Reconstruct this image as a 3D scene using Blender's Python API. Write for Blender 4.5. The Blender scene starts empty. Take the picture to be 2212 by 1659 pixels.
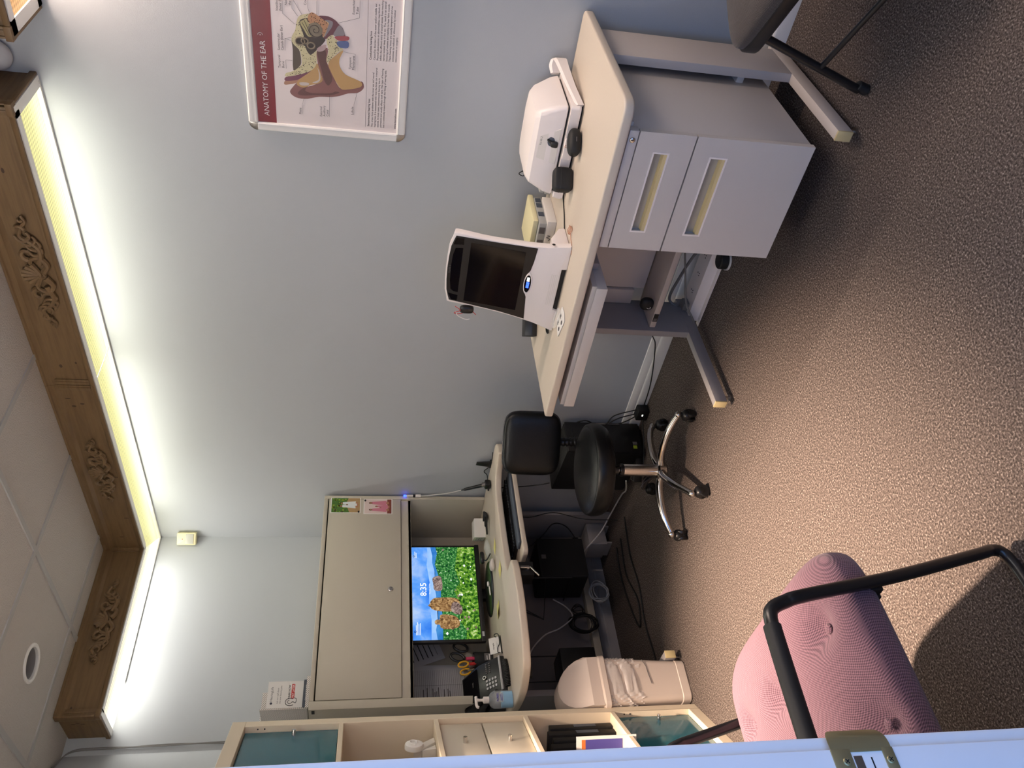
import bpy, bmesh, math, random
from mathutils import Vector as V, Matrix as M
random.seed(7)
PI=math.pi
COL=bpy.context.scene.collection
# ------------------------------------------------------------------ helpers
def lin(c):
    return tuple((x/12.92 if x<=.04045 else ((x+.055)/1.055)**2.4) for x in c)
def rgb(r,g,b): return lin((r/255,g/255,b/255))
MATS={}
def mat(name,col,rough=.5,metal=0.,spec=.5,noise=0.,scale=60.,bump=0.,bscale=None,emit=None,estr=0.,trans=0.,alpha=1.,coat=0.,sheen=0.):
    m=bpy.data.materials.new(name); m.use_nodes=True; MATS[name]=m
    nt=m.node_tree; b=nt.nodes['Principled BSDF']
    b.inputs['Base Color'].default_value=(*col,1)
    b.inputs['Roughness'].default_value=rough; b.inputs['Metallic'].default_value=metal
    b.inputs['Specular IOR Level'].default_value=spec
    b.inputs['Transmission Weight'].default_value=trans; b.inputs['Alpha'].default_value=alpha
    b.inputs['Coat Weight'].default_value=coat; b.inputs['Sheen Weight'].default_value=sheen
    if emit: b.inputs['Emission Color'].default_value=(*emit,1); b.inputs['Emission Strength'].default_value=estr
    if noise or bump:
        tc=nt.nodes.new('ShaderNodeTexCoord'); nz=nt.nodes.new('ShaderNodeTexNoise')
        nz.inputs['Scale'].default_value=scale; nz.inputs['Detail'].default_value=4
        nt.links.new(tc.outputs['Object'],nz.inputs['Vector'])
        if noise:
            mx=nt.nodes.new('ShaderNodeMix'); mx.data_type='RGBA'
            mx.inputs['A'].default_value=(*[max(0,c*(1-noise)) for c in col],1)
            mx.inputs['B'].default_value=(*[min(1,c*(1+noise)) for c in col],1)
            nt.links.new(nz.outputs['Fac'],mx.inputs['Factor']); nt.links.new(mx.outputs['Result'],b.inputs['Base Color'])
        if bump:
            n2=nz
            if bscale:
                n2=nt.nodes.new('ShaderNodeTexNoise'); n2.inputs['Scale'].default_value=bscale; n2.inputs['Detail'].default_value=3
                nt.links.new(tc.outputs['Object'],n2.inputs['Vector'])
            bp=nt.nodes.new('ShaderNodeBump'); bp.inputs['Strength'].default_value=bump; bp.inputs['Distance'].default_value=.004
            nt.links.new(n2.outputs['Fac'],bp.inputs['Height']); nt.links.new(bp.outputs['Normal'],b.inputs['Normal'])
    return m
class NT:
    """tiny helper for math node expressions"""
    def __init__(s,m): s.nt=m.node_tree
    def n(s,t): return s.nt.nodes.new(t)
    def link(s,a,b): s.nt.links.new(a,b)
    def op(s,o,a,b=None):
        k=s.n('ShaderNodeMath'); k.operation=o
        for i,v in enumerate((a,b)):
            if v is None: continue
            if isinstance(v,(int,float)): k.inputs[i].default_value=v
            else: s.link(v,k.inputs[i])
        return k.outputs[0]
    def obj(s):
        t=s.n('ShaderNodeTexCoord'); x=s.n('ShaderNodeSeparateXYZ'); s.link(t.outputs['Object'],x.inputs[0]); s.vec=t.outputs['Object']
        return x.outputs[0],x.outputs[1],x.outputs[2]
    def noise(s,scale,detail=4,dist=0.):
        k=s.n('ShaderNodeTexNoise'); k.inputs['Scale'].default_value=scale; k.inputs['Detail'].default_value=detail; k.inputs['Distortion'].default_value=dist
        s.link(s.vec,k.inputs['Vector']); return k.outputs['Fac']
    def ramp(s,fac,stops):
        r=s.n('ShaderNodeValToRGB'); e=r.color_ramp.elements
        while len(e)<len(stops): e.new(.5)
        for i,(p,c) in enumerate(stops): e[i].position=p; e[i].color=(*c,1)
        s.link(fac,r.inputs[0]); return r.outputs[0]
    def mix(s,fac,a,b):
        k=s.n('ShaderNodeMix'); k.data_type='RGBA'
        for nm,v in (('Factor',fac),('A',a),('B',b)):
            if isinstance(v,(int,float)): k.inputs[nm].default_value=v
            elif isinstance(v,tuple): k.inputs[nm].default_value=(*v,1)
            else: s.link(v,k.inputs[nm])
        return k.outputs['Result']
    def bump(s,h,strength,dist,bsdf):
        b=s.n('ShaderNodeBump'); b.inputs['Strength'].default_value=strength; b.inputs['Distance'].default_value=dist
        s.link(h,b.inputs['Height']); s.link(b.outputs['Normal'],bsdf.inputs['Normal'])
def frame(o,x,y,z=None):
    x=V(x).normalized(); y=V(y).normalized(); z=V(z).normalized() if z else x.cross(y)
    return M(((x.x,y.x,z.x,o[0]),(x.y,y.y,z.y,o[1]),(x.z,y.z,z.z,o[2]),(0,0,0,1)))
I4=M.Identity(4)
class MB:
    def __init__(s): s.bm=bmesh.new()
    def _in(s,t,mi,mx):
        for f in t.faces: f.material_index=mi
        if mx is not None: t.transform(mx)
        me=bpy.data.meshes.new('tmp'); t.to_mesh(me); t.free(); s.bm.from_mesh(me); bpy.data.meshes.remove(me); return s
    def box(s,a,b,bev=0.,seg=2,mi=0,mx=None):
        t=bmesh.new(); lo=[min(p,q) for p,q in zip(a,b)]; hi=[max(p,q) for p,q in zip(a,b)]
        bmesh.ops.create_cube(t,size=1)
        for v in t.verts: v.co=V([lo[i]+(v.co[i]+.5)*(hi[i]-lo[i]) for i in range(3)])
        if bev: bmesh.ops.bevel(t,geom=t.edges[:],offset=bev,segments=seg,affect='EDGES',profile=.5)
        return s._in(t,mi,mx)
    def prism(s,poly,z0,z1,bev=0.,seg=2,mi=0,mx=None,bevtop=True):
        t=bmesh.new(); a=[t.verts.new((x,y,z0)) for x,y in poly]; b=[t.verts.new((x,y,z1)) for x,y in poly]
        n=len(poly); fb=t.faces.new(a[::-1]); ft=t.faces.new(b)
        for i in range(n): t.faces.new((a[i],a[(i+1)%n],b[(i+1)%n],b[i]))
        bmesh.ops.recalc_face_normals(t,faces=t.faces[:])
        if bev:
            es=list(set(list(ft.edges)+(list(fb.edges) if bevtop else [])))
            bmesh.ops.bevel(t,geom=es,offset=bev,segments=seg,affect='EDGES',profile=.5)
        return s._in(t,mi,mx)
    def poly(s,pts,mi=0,mx=None):
        t=bmesh.new(); t.faces.new([t.verts.new(p if len(p)==3 else (p[0],p[1],0)) for p in pts]); return s._in(t,mi,mx)
    def loft(s,rings,mi=0,mx=None,cap=True,closed=True):
        t=bmesh.new(); R=[[t.verts.new(p) for p in r] for r in rings]; n=len(rings[0])
        for a,b in zip(R,R[1:]):
            for i in range(n if closed else n-1): t.faces.new((a[i],a[(i+1)%n],b[(i+1)%n],b[i]))
        if cap and closed: t.faces.new(R[0][::-1]); t.faces.new(R[-1])
        bmesh.ops.recalc_face_normals(t,faces=t.faces[:])
        return s._in(t,mi,mx)
    def lathe(s,prof,n=32,mi=0,mx=None):
        t=bmesh.new(); R=[]
        for r,z in prof:
            R.append([t.verts.new((0,0,z))] if r<1e-6 else [t.verts.new((r*math.cos(2*PI*i/n),r*math.sin(2*PI*i/n),z)) for i in range(n)])
        for a,b in zip(R,R[1:]):
            for i in range(n):
                j=(i+1)%n
                if len(a)==1 and len(b)==1: continue
                if len(a)==1: t.faces.new((a[0],b[j],b[i]))
                elif len(b)==1: t.faces.new((a[i],a[j],b[0]))
                else: t.faces.new((a[i],a[j],b[j],b[i]))
        bmesh.ops.recalc_face_normals(t,faces=t.faces[:])
        return s._in(t,mi,mx)
    def cyl(s,p0,p1,r,r1=None,n=20,mi=0,bev=0.):
        p0=V(p0);p1=V(p1);d=p1-p0;L=d.length; r1=r if r1 is None else r1
        q=d.to_track_quat('Z','Y').to_matrix().to_4x4(); q.translation=p0
        pr=[(0,0),(r,0),(r1,L),(0,L)] if not bev else [(0,0),(r-bev,0),(r,bev),(r1,L-bev),(r1-bev,L),(0,L)]
        return s.lathe(pr,n,mi,q)
    def tube(s,pts,r,n=8,mi=0,closed=False,mx=None,sq=None):
        pts=[V(p) for p in pts]; k=len(pts); rs=r if isinstance(r,(list,tuple)) else [r]*k
        T=[]
        for i in range(k):
            a=pts[(i-1)%k] if (closed or i>0) else pts[i]; b=pts[(i+1)%k] if (closed or i<k-1) else pts[i]
            T.append((b-a).normalized() if (b-a).length>1e-9 else V((0,0,1)))
        up=V((0,0,1)) if abs(T[0].z)<.9 else V((1,0,0)); u=T[0].cross(up).normalized(); rings=[]
        for i in range(k):
            u=(u-T[i]*u.dot(T[i])); u=u.normalized() if u.length>1e-6 else T[i].orthogonal().normalized(); w=T[i].cross(u)
            rings.append([pts[i]+(u*math.cos(2*PI*j/n)+w*math.sin(2*PI*j/n)*(sq or 1))*rs[i] for j in range(n)])
        if closed: rings.append(rings[0])
        return s.loft(rings,mi,mx,cap=not closed)
    def sell(s,rx,ry,rz,e1=.5,e2=.5,mx=None,mi=0,nu=40,nv=20,fn=None):
        """superellipsoid"""
        p=lambda c,e: math.copysign(abs(c)**e,c); t=bmesh.new(); R=[]
        for j in range(nv+1):
            v=-PI/2+PI*j/nv; c,sn=p(math.cos(v),e1),p(math.sin(v),e1)
            if j in (0,nv): pts=[(0,0,rz*(1 if j else -1))]
            else: pts=[(rx*c*p(math.cos(2*PI*i/nu),e2),ry*c*p(math.sin(2*PI*i/nu),e2),rz*sn) for i in range(nu)]
            if fn: pts=[fn(*q) for q in pts]
            R.append([t.verts.new(q) for q in pts])
        for a,b in zip(R,R[1:]):
            for i in range(nu):
                j=(i+1)%nu
                if len(a)==1: t.faces.new((a[0],b[j],b[i]))
                elif len(b)==1: t.faces.new((a[i],a[j],b[0]))
                else: t.faces.new((a[i],a[j],b[j],b[i]))
        bmesh.ops.recalc_face_normals(t,faces=t.faces[:])
        return s._in(t,mi,mx)
    def text(s,txt,mx,size=None,width=None,align='LEFT',mi=0,ext=0.,bold=0.):
        c=bpy.data.curves.new('t','FONT'); c.body=txt; c.size=1; c.align_x=align; c.resolution_u=2; c.extrude=0; c.offset=bold
        o=bpy.data.objects.new('t',c); COL.objects.link(o); bpy.context.view_layer.update()
        dg=bpy.context.evaluated_depsgraph_get(); me=bpy.data.meshes.new_from_object(o.evaluated_get(dg))
        t=bmesh.new(); t.from_mesh(me); bpy.data.meshes.remove(me); bpy.data.objects.remove(o); bpy.data.curves.remove(c)
        if t.verts:
            w=max(v.co.x for v in t.verts)-min(v.co.x for v in t.verts)
            k=(width/w) if width else size
            ky=size if (size and width) else k
            for v in t.verts: v.co=V((v.co.x*k,v.co.y*ky,0))
        return s._in(t,mi,mx)
def obj(name,mb,mats,parent=None,ang=40,loc=None):
    me=bpy.data.meshes.new(name); 
    mb.bm.to_mesh(me); mb.bm.free()
    for m in (mats if isinstance(mats,(list,tuple)) else [mats]): me.materials.append(MATS[m])
    me.polygons.foreach_set('use_smooth',[True]*len(me.polygons)); me.set_sharp_from_angle(angle=math.radians(ang))
    o=bpy.data.objects.new(name,me); COL.objects.link(o)
    if loc is not None:
        me.transform(M.Translation(-V(loc))); o.location=loc
    if parent is not None:
        o.parent=parent; bpy.context.view_layer.update(); o.matrix_parent_inverse=parent.matrix_world.inverted()
    return o
def tag(o,label,cat,group=None):
    o['label']=label; o['category']=cat
    if group: o['group']=group
    return o
def thing(name,label,cat,loc,group=None):
    o=bpy.data.objects.new(name,None); COL.objects.link(o); o.location=loc; o.empty_display_size=.05; bpy.context.view_layer.update()
    return tag(o,label,cat,group)
def solo(name,mb,mats,label,cat,group=None,ang=40): return tag(obj(name,mb,mats,None,ang),label,cat,group)
def struct(name,mb,mats,parent=None):
    o=obj(name,mb,mats,parent)
    if parent is None: o['kind']='structure'
    return o
def copy_tree(r,delta,label=None,group=None,first=True):
    c=r.copy(); COL.objects.link(c)
    if first: c.location=V(r.location)+V(delta)
    if label: c['label']=label
    if group: c['group']=group
    for ch in [x for x in bpy.data.objects if x.parent==r and x!=c]:
        k=copy_tree(ch,(0,0,0),first=False); k.parent=c
    return c
def crom(pts,n=8,closed=False):
    P=[V(p) for p in pts]; k=len(P); out=[]
    for i in range(k if closed else k-1):
        a=P[(i-1)%k] if (closed or i>0) else P[0]*2-P[1]; b=P[i]; c=P[(i+1)%k]; d=P[(i+2)%k] if (closed or i+2<k) else P[-1]*2-P[-2]
        for j in range(n):
            t=j/n; out.append(.5*((2*b)+(c-a)*t+(2*a-5*b+4*c-d)*t*t+(3*b-a-3*c+d)*t**3))
    if not closed: out.append(P[-1])
    return out
def rrect(w,h,r,n=6,cx=0,cy=0):
    out=[]
    for sx,sy,a0 in ((1,1,0),(-1,1,90),(-1,-1,180),(1,-1,270)):
        for i in range(n+1):
            a=math.radians(a0+90*i/n); out.append((cx+sx*(w/2-r)+r*math.cos(a),cy+sy*(h/2-r)+r*math.sin(a)))
    return out
def roundpoly(poly,r,n=5):
    out=[];k=len(poly)
    for i in range(k):
        p=V((*poly[i][:2],0)); a=V((*poly[i-1][:2],0)); b=V((*poly[(i+1)%k][:2],0)); rr=r[i] if isinstance(r,(list,tuple)) else r
        if rr<=0: out.append((p.x,p.y)); continue
        da=(a-p); db=(b-p); l=min(rr,da.length*.49,db.length*.49); s=p+da.normalized()*l; e=p+db.normalized()*l
        for j in range(n+1):
            t=j/n; q=s*(1-t)**2+p*2*t*(1-t)+e*t*t; out.append((q.x,q.y))
    return out
RW=lambda x,y,z: frame((x,y,z),(0,-1,0),(0,0,1))     # facing the room from the right wall
BW=lambda x,y,z: frame((x,y,z),(1,0,0),(0,0,1))      # facing the room from the back wall
# ------------------------------------------------------------------ materials
mat('wall',rgb(176,180,184),.85,noise=.02,scale=3,bump=.08,bscale=260)
mat('ceiling_tile',rgb(190,184,178),.95,noise=.05,scale=90,bump=1.0,bscale=150)
mat('tbar',rgb(172,170,168),.6)
mat('white_trim',rgb(232,230,226),.35)
mat('jamb_paint',rgb(232,234,238),.45,noise=.02,scale=12)
mat('laminate',rgb(206,194,178),.42,noise=.03,scale=150)
mat('laminate_edge',rgb(196,180,158),.5)
mat('grey_metal',rgb(198,192,188),.45,noise=.015,scale=200,bump=.05,bscale=500)
mat('warm_metal',rgb(196,186,178),.5)
mat('desk_metal',rgb(150,146,146),.5)
mat('hutch_metal',rgb(188,181,165),.5,noise=.015,scale=200,bump=.05,bscale=500)
mat('hutch_dark',rgb(165,157,142),.6)
mat('cap_beige',rgb(200,182,136),.5)
mat('white_plastic',rgb(238,230,226),.35)
mat('bin_plastic',rgb(204,190,180),.4)
mat('white_plastic2',rgb(226,220,212),.4)
mat('black_plastic',rgb(22,22,24),.35)
mat('black_matte',rgb(16,17,19),.6)
mat('black_glass',rgb(4,4,12),.10,spec=.18)
mat('bezel_grey',rgb(40,37,36),.3,spec=.3)
mat('black_leather',rgb(11,12,14),.36,bump=.10,scale=220,bscale=220,spec=.32)
mat('chrome',rgb(214,210,206),.14,metal=1)
mat('steel',rgb(168,164,160),.3,metal=1)
mat('brass',rgb(170,158,118),.4,metal=.75,noise=.08,scale=40)
mat('pine',rgb(172,140,92),.55,noise=.10,scale=9)
mat('pine_dark',rgb(60,38,20),.6)
mat('teal_glass',rgb(26,96,112),.12,coat=.3)
mat('book_white',rgb(226,212,188),.5)
mat('drawer_front',rgb(212,204,188),.45)
mat('carton',rgb(226,222,216),.6)
mat('paper',rgb(228,226,222),.8)
mat('paper_grey',rgb(190,190,192),.85)
mat('poster_paper',rgb(226,216,214),.35)
mat('poster_red',rgb(122,26,42),.35)
mat('ink',rgb(38,36,38),.6); mat('ink_grey',rgb(96,92,92),.6); mat('ink_white',rgb(236,228,226),.5)
mat('sticky_yellow',rgb(238,228,140),.7)
mat('cream_plastic',rgb(228,220,176),.45)
mat('frost',rgb(222,224,220),.35,trans=.35,alpha=.85)
mat('bag_film',rgb(226,218,214),.22,alpha=.62,spec=.7,bump=.6,scale=30,bscale=45)
mat('gel',rgb(120,192,236),.2,alpha=.85)
mat('clear',rgb(236,240,244),.06,alpha=.22,spec=.8)
mat('grey_cable',rgb(120,118,116),.45); mat('white_cable',rgb(196,194,192),.45)
mat('red',rgb(190,40,40),.5); mat('pink',rgb(224,70,110),.5); mat('yellow',rgb(232,176,40),.45); mat('copper',rgb(200,150,120),.5)
mat('navy',rgb(34,36,60),.5); mat('purple_ink',rgb(80,74,150),.5); mat('orange',rgb(214,120,60),.5)
mat('slate',rgb(70,78,90),.55)
mat('chair_tube',rgb(24,24,26),.28,spec=.6); mat('arm_pad',rgb(30,29,30),.55)
mat('led_blue',rgb(20,40,255),.4,emit=rgb(40,70,255),estr=6); mat('led_white',(1,1,1),.4,emit=(1,1,.85),estr=3); mat('screen_cyan',rgb(120,180,240),.3,emit=rgb(110,175,245),estr=.8)
mat('bag_black',rgb(10,10,13),.7)
def simple(names): 
    for k,c in names.items(): mat(k,rgb(*c),.5)
simple(dict(a_ear=(128,88,86),a_canal=(92,64,62),a_rim=(98,66,66),a_fat=(176,142,96),a_cart=(190,180,176),a_muscle=(112,66,84),a_skin=(160,120,100),
  a_bone=(198,190,152),a_pink=(176,132,100),a_dark=(62,54,52),a_darkm=(84,74,66),a_tube=(96,58,68),a_tubeg=(128,122,128),a_red=(150,74,80),a_blue=(84,98,140),a_tym=(176,152,152),a_nerve=(168,158,116),a_coch=(120,110,94),a_pore=(48,38,34),
  p_green=(70,110,40),p_leaf=(150,170,50),p_tan=(170,140,96),p_white=(220,226,226),p_skin=(170,120,90),p_pink=(196,120,138),p_floor=(120,58,44),p_wall=(214,196,190),p_hair=(60,40,30)))
# carpet
m=mat('carpet',(.2,.16,.13),.95,spec=.1); b=m.node_tree.nodes['Principled BSDF']; k=NT(m); k.obj()
f1=k.noise(190,5); f2=k.noise(420,2); f3=k.noise(2.2,3)
c=k.ramp(f1,[(.30,rgb(40,35,33)),(.46,rgb(88,79,75)),(.58,rgb(118,107,101)),(.72,rgb(184,172,164))])
c=k.mix(k.op('MULTIPLY',f3,.35),c,rgb(86,77,72)); k.link(c,b.inputs['Base Color']); k.bump(k.op('ADD',f1,f2),.9,.006,b)
# dark tweed and purple weave
def weave(name,dark,light,pitch,rough=.85,bmp=.5):
    m=mat(name,dark,rough,spec=.2,sheen=.2); b=m.node_tree.nodes['Principled BSDF']; k=NT(m); x,y,z=k.obj(); w=2*PI/pitch
    zz=k.op('MULTIPLY',z,w*.7)
    s1=k.op('SINE',k.op('ADD',k.op('MULTIPLY',x,w),zz)); s2=k.op('SINE',k.op('SUBTRACT',k.op('MULTIPLY',y,w),zz))
    h=k.op('ADD',k.op('MULTIPLY',k.op('MULTIPLY',s1,s2),.5),.5); n=k.noise(700,2)
    c=k.mix(k.op('MULTIPLY',h,k.op('ADD',n,.4)),dark,light); k.link(c,b.inputs['Base Color']); k.bump(h,bmp,.0015,b); return m
weave('purple_fabric',rgb(62,42,54),rgb(136,102,114),.0058)
weave('tweed',rgb(22,20,20),rgb(92,84,80),.0056)
# wood knots for the valances
m=MATS['pine']; b=m.node_tree.nodes['Principled BSDF']; k=NT(m); x,y,z=k.obj()
g=k.n('ShaderNodeMapping'); g.inputs['Scale'].default_value=(2,2,30); k.link(k.vec,g.inputs['Vector']); nz=k.n('ShaderNodeTexNoise'); nz.inputs['Scale'].default_value=3; nz.inputs['Detail'].default_value=5; k.link(g.outputs[0],nz.inputs['Vector'])
k.link(k.ramp(nz.outputs['Fac'],[(.3,rgb(98,74,46)),(.6,rgb(113,88,56)),(.8,rgb(104,79,49))]),b.inputs['Base Color'])
# lens of the fluorescent valances: clear prismatic acrylic, glowing where the tube lies
def lensmat(name,axis,col,base,bandcol,band,xc,w,tr=.8):
    m=bpy.data.materials.new(name); m.use_nodes=True; MATS[name]=m; nt=m.node_tree; nt.nodes.clear(); k=NT(m)
    x,y,z=k.obj(); a=x if axis=='x' else y; q=2*PI/.021
    p=k.op('MULTIPLY',k.op('SINE',k.op('MULTIPLY',k.op('ADD',x,y),q*.7)),k.op('SINE',k.op('MULTIPLY',k.op('SUBTRACT',x,y),q*.7)))
    st=k.op('MULTIPLY',k.op('ADD',k.op('MULTIPLY',p,.28),.9),base)
    d=k.op('DIVIDE',k.op('SUBTRACT',a,xc),w); gsn=k.op('POWER',2.718,k.op('MULTIPLY',k.op('MULTIPLY',d,d),-1.))
    e1=k.n('ShaderNodeEmission'); e1.inputs[0].default_value=(*col,1); k.link(st,e1.inputs[1])
    e2=k.n('ShaderNodeEmission'); e2.inputs[0].default_value=(*bandcol,1); k.link(k.op('MULTIPLY',gsn,band),e2.inputs[1])
    t=k.n('ShaderNodeBsdfTransparent'); t.inputs[0].default_value=(tr,tr,tr,1)
    ad=k.n('ShaderNodeAddShader'); k.link(e1.outputs[0],ad.inputs[0]); k.link(e2.outputs[0],ad.inputs[1])
    ad2=k.n('ShaderNodeAddShader'); k.link(ad.outputs[0],ad2.inputs[0]); k.link(t.outputs[0],ad2.inputs[1])
    o=k.n('ShaderNodeOutputMaterial'); k.link(ad2.outputs[0],o.inputs[0])
lensmat('lens_right','x',(1,.94,.40),.72,(1,.97,.72),.35,-.075,.05,.5)
lensmat('lens_back','y',(1,.92,.66),.8,(1,.98,.92),.9,-.085,.05,.5)
lensmat('lens_warm','x',(1,.55,.26),.75,(1,.75,.5),.2,-.1,.06,.5)
mat('keycap',rgb(26,27,30),.25,spec=.7)
# perforated sheet
m=mat('perforated',rgb(226,220,214),.5); b=m.node_tree.nodes['Principled BSDF']; k=NT(m); x,y,z=k.obj(); q=2*PI/.0085
hh=k.op('MULTIPLY',k.op('SINE',k.op('MULTIPLY',k.op('ADD',y,x),q)),k.op('SINE',k.op('MULTIPLY',z,q)))
k.link(k.mix(k.op('GREATER_THAN',hh,.38),rgb(226,220,214),rgb(40,36,34)),b.inputs['Base Color'])
mat('desk_dark',rgb(118,112,112),.6)
# ------------------------------------------------------------------ the room
H=2.70; RS=2**-.5
struct('floor',MB().box((-4.6,-5.3,-.06),(.12,.12,0)),'carpet')
struct('wall_right',MB().box((0,-5.1,0),(.1,.1,2.9)),'wall')
struct('wall_back',MB().box((-1.18,0,0),(0,.1,2.9)),'wall')
struct('wall_left_back',MB().prism([(-1.18,0),(-2.435,-1.255),(-2.51,-1.185),(-1.25,.08)],0,2.9),'wall')
struct('wall_left',MB().box((-2.57,-3.11,0),(-2.435,-1.18,2.9)).box((-2.57,-5.1,0),(-2.435,-4.05,2.9)).box((-2.57,-4.05,2.06),(-2.435,-3.11,2.9)),'wall')
struct('wall_front',MB().box((-2.57,-5.1,0),(0,-5.0,2.9)),'wall')
# ceiling: two-foot tiles, two of them cut for the downlights
gx=[-2.60,-1.97,-1.36,-.745,-.13,.02]; gy=[-5.05,-4.65,-4.04,-3.43,-2.82,-2.206,-1.594,-.984,-.372,.02]
holes=[(-1.06,-.655),(-1.72,-1.76)]; HR=.064
mb=MB()
for i in range(len(gx)-1):
    for j in range(len(gy)-1):
        x0,x1,y0,y1=gx[i],gx[i+1],gy[j],gy[j+1]
        h=[q for q in holes if x0<q[0]<x1 and y0<q[1]<y1]
        if not h: mb.poly([(x0,y0,H),(x0,y1,H),(x1,y1,H),(x1,y0,H)])
        else:
            cx,cy=h[0]; A=sorted([2*PI*q/48 for q in range(48)]+[math.atan2(b-cy,a-cx)%(2*PI) for a in (x0,x1) for b in (y0,y1)])
            inn=[];out=[]
            for a in A:
                c,s_=math.cos(a),math.sin(a); t=min(((x1-cx)/c if c>1e-9 else (x0-cx)/c if c<-1e-9 else 9),((y1-cy)/s_ if s_>1e-9 else (y0-cy)/s_ if s_<-1e-9 else 9))
                inn.append((cx+HR*c,cy+HR*s_,H)); out.append((cx+t*c,cy+t*s_,H))
            for q in range(len(A)):
                r=(q+1)%len(A); mb.poly([inn[q],inn[r],out[r],out[q]])
mb.box((-2.6,-5.1,H+.2),(.1,.12,H+.24))
struct('ceiling',mb,'ceiling_tile')
mb=MB()
for x in gx[1:-1]: mb.box((x-.012,-5,H-.006),(x+.012,0,H+.004))
for y in gy[1:-1]: mb.box((-2.43,y-.012,H-.0055),(0,y+.012,H+.0035))
struct('trim_1',mb,'tbar')
def bprof(L,mx): return MB().prism([(0,0),(.017,0),(.017,.046),(.0145,.054),(.012,.056),(.012,.072),(.009,.082),(.006,.092),(0,.094)],0,L,mx=mx)
struct('baseboard_right',bprof(4.98,frame((0,0,.0),(-1,0,0),(0,0,1),(0,-1,0))),'white_trim')
struct('baseboard_back',bprof(1.16,frame((0,0,0),(0,-1,0),(0,0,1),(-1,0,0))),'desk_metal')  # grey instead of white trim, under-desk shade put into the colour
# door frame: jambs, head, casings; strike plate on the left jamb
mb=MB().box((-2.59,-3.13,0),(-2.435,-3.108,2.06),.0015).box((-2.59,-4.05,0),(-2.435,-4.03,2.06),.0015).box((-2.59,-4.03,2.04),(-2.435,-3.13,2.06))
mb.box((-2.435,-3.123,0),(-2.4185,-3.06,2.12),.004).box((-2.435,-4.1,0),(-2.4185,-4.037,2.12),.004).box((-2.435,-4.037,2.047),(-2.4185,-3.123,2.12),.004)
mb.box((-2.605,-3.123,0),(-2.59,-3.06,2.12),.004)
dj=struct('door_1',mb,'jamb_paint')
FY=lambda x,z,y=-3.13: frame((x,y,z),(1,0,0),(0,0,1))      # faces the doorway (-y)
mb=MB(); P=[(-.036,-.032),(-.010,-.032),(.004,-.031),(.004,.031),(-.010,.032),(-.036,.032)]
# plate with a latch hole made of four strips
z0,z1=.825,.899; hz0,hz1=.8385,.8765; hx0,hx1=-2.462,-2.4395
mb.box((-2.472,-3.1317,z0),(-2.436,-3.13,hz0),.0004).box((-2.472,-3.1317,hz1),(-2.436,-3.13,z1),.0004).box((-2.472,-3.1317,hz0),(hx0,-3.13,hz1)).box((hx1,-3.1317,hz0),(-2.436,-3.13,hz1))
lip=[]
for i in range(9):
    a=PI/2*i/8; lip.append((-2.436+.018*math.sin(a)*1.25,-3.1312+.010*(1-math.cos(a))))
hwid=[.036*math.sqrt(max(0,1-.80*(i/8)**3)) for i in range(9)]; r0=[(x,y,.862-hwid[i]) for i,(x,y) in enumerate(lip)]; r1=[(x,y,.862+hwid[i]) for i,(x,y) in enumerate(lip)]
mb.loft([[(x,y,z) for (x,y,z) in r0]+[(x+.001,y+.0012,z) for (x,y,z) in r0[::-1]],[(x,y,z) for (x,y,z) in r1]+[(x+.001,y+.0012,z) for (x,y,z) in r1[::-1]]],closed=True)
sp=obj('strike_plate',mb,'brass',dj); sp['label']='brass strike plate with curved lip'
for z in (.8325,.8845):
    s_=obj('screw',MB().lathe([(0,.0012),(.0036,.001),(.0044,0)],20,0,frame((-2.449,-3.1317,z),(1,0,0),(0,0,1))).box((-.0028,-.0005,.0010),(.0028,.0005,.0014),mi=1,mx=frame((-2.449,-3.1317,z),(.8,0,.6),(-.6,0,.8))).box((-.0028,-.0005,.0010),(.0028,.0005,.0014),mi=1,mx=frame((-2.449,-3.1317,z),(.6,0,-.8),(.8,0,.6))),['brass','black_matte'],sp)
obj('latch_hole',MB().box((hx0,-3.1304,hz0),(hx1,-3.1300,hz1)).box((hx0+.001,-3.1308,hz1-.012),(hx1-.004,-3.1304,hz1-.002),mi=1).box((hx0+.004,-3.1309,.853),(hx1-.006,-3.1304,.8545),mi=2),['white_plastic','steel','black_matte'],sp)
# ------------------------------------------------------------------ downlights
def downlight(c,lit,label):
    t=thing('recessed_downlight',label,'ceiling light',(c[0],c[1],H),'recessed round downlights'); mx=M.Translation((c[0],c[1],H))
    obj('trim_ring',MB().lathe([(.064,.012),(.061,.002),(.063,-.004),(.070,-.007),(.078,-.004),(.079,0.0)],48,0,mx),'white_trim',t)
    obj('reflector_can',MB().lathe([(.0635,.0),(.058,.05),(.05,.12),(0,.125)],48,0,mx),'steel' if lit else 'slate_can',t)
    obj('lamp_bulb',MB().lathe([(0,.055),(.03,.06),(.034,.075),(.02,.12)],28,0,mx),'bulb_lit' if lit else 'bulb_off',t)
    obj('lamp_clip',MB().box((-.058,-.006,.03),(.012,.004,.036),mx=mx@M.Rotation(.8,4,'Z')),'black_matte',t)
mat('slate_can',rgb(150,148,146),.5); mat('bulb_off',rgb(120,122,124),.3); mat('bulb_lit',(1,.8,.55),.4,emit=(1,.72,.42),estr=12)
downlight(holes[0],False,'unlit recessed round downlight in the tile near the back valance')
downlight(holes[1],True,'lit recessed round downlight in the ceiling over the middle of the floor')
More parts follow.
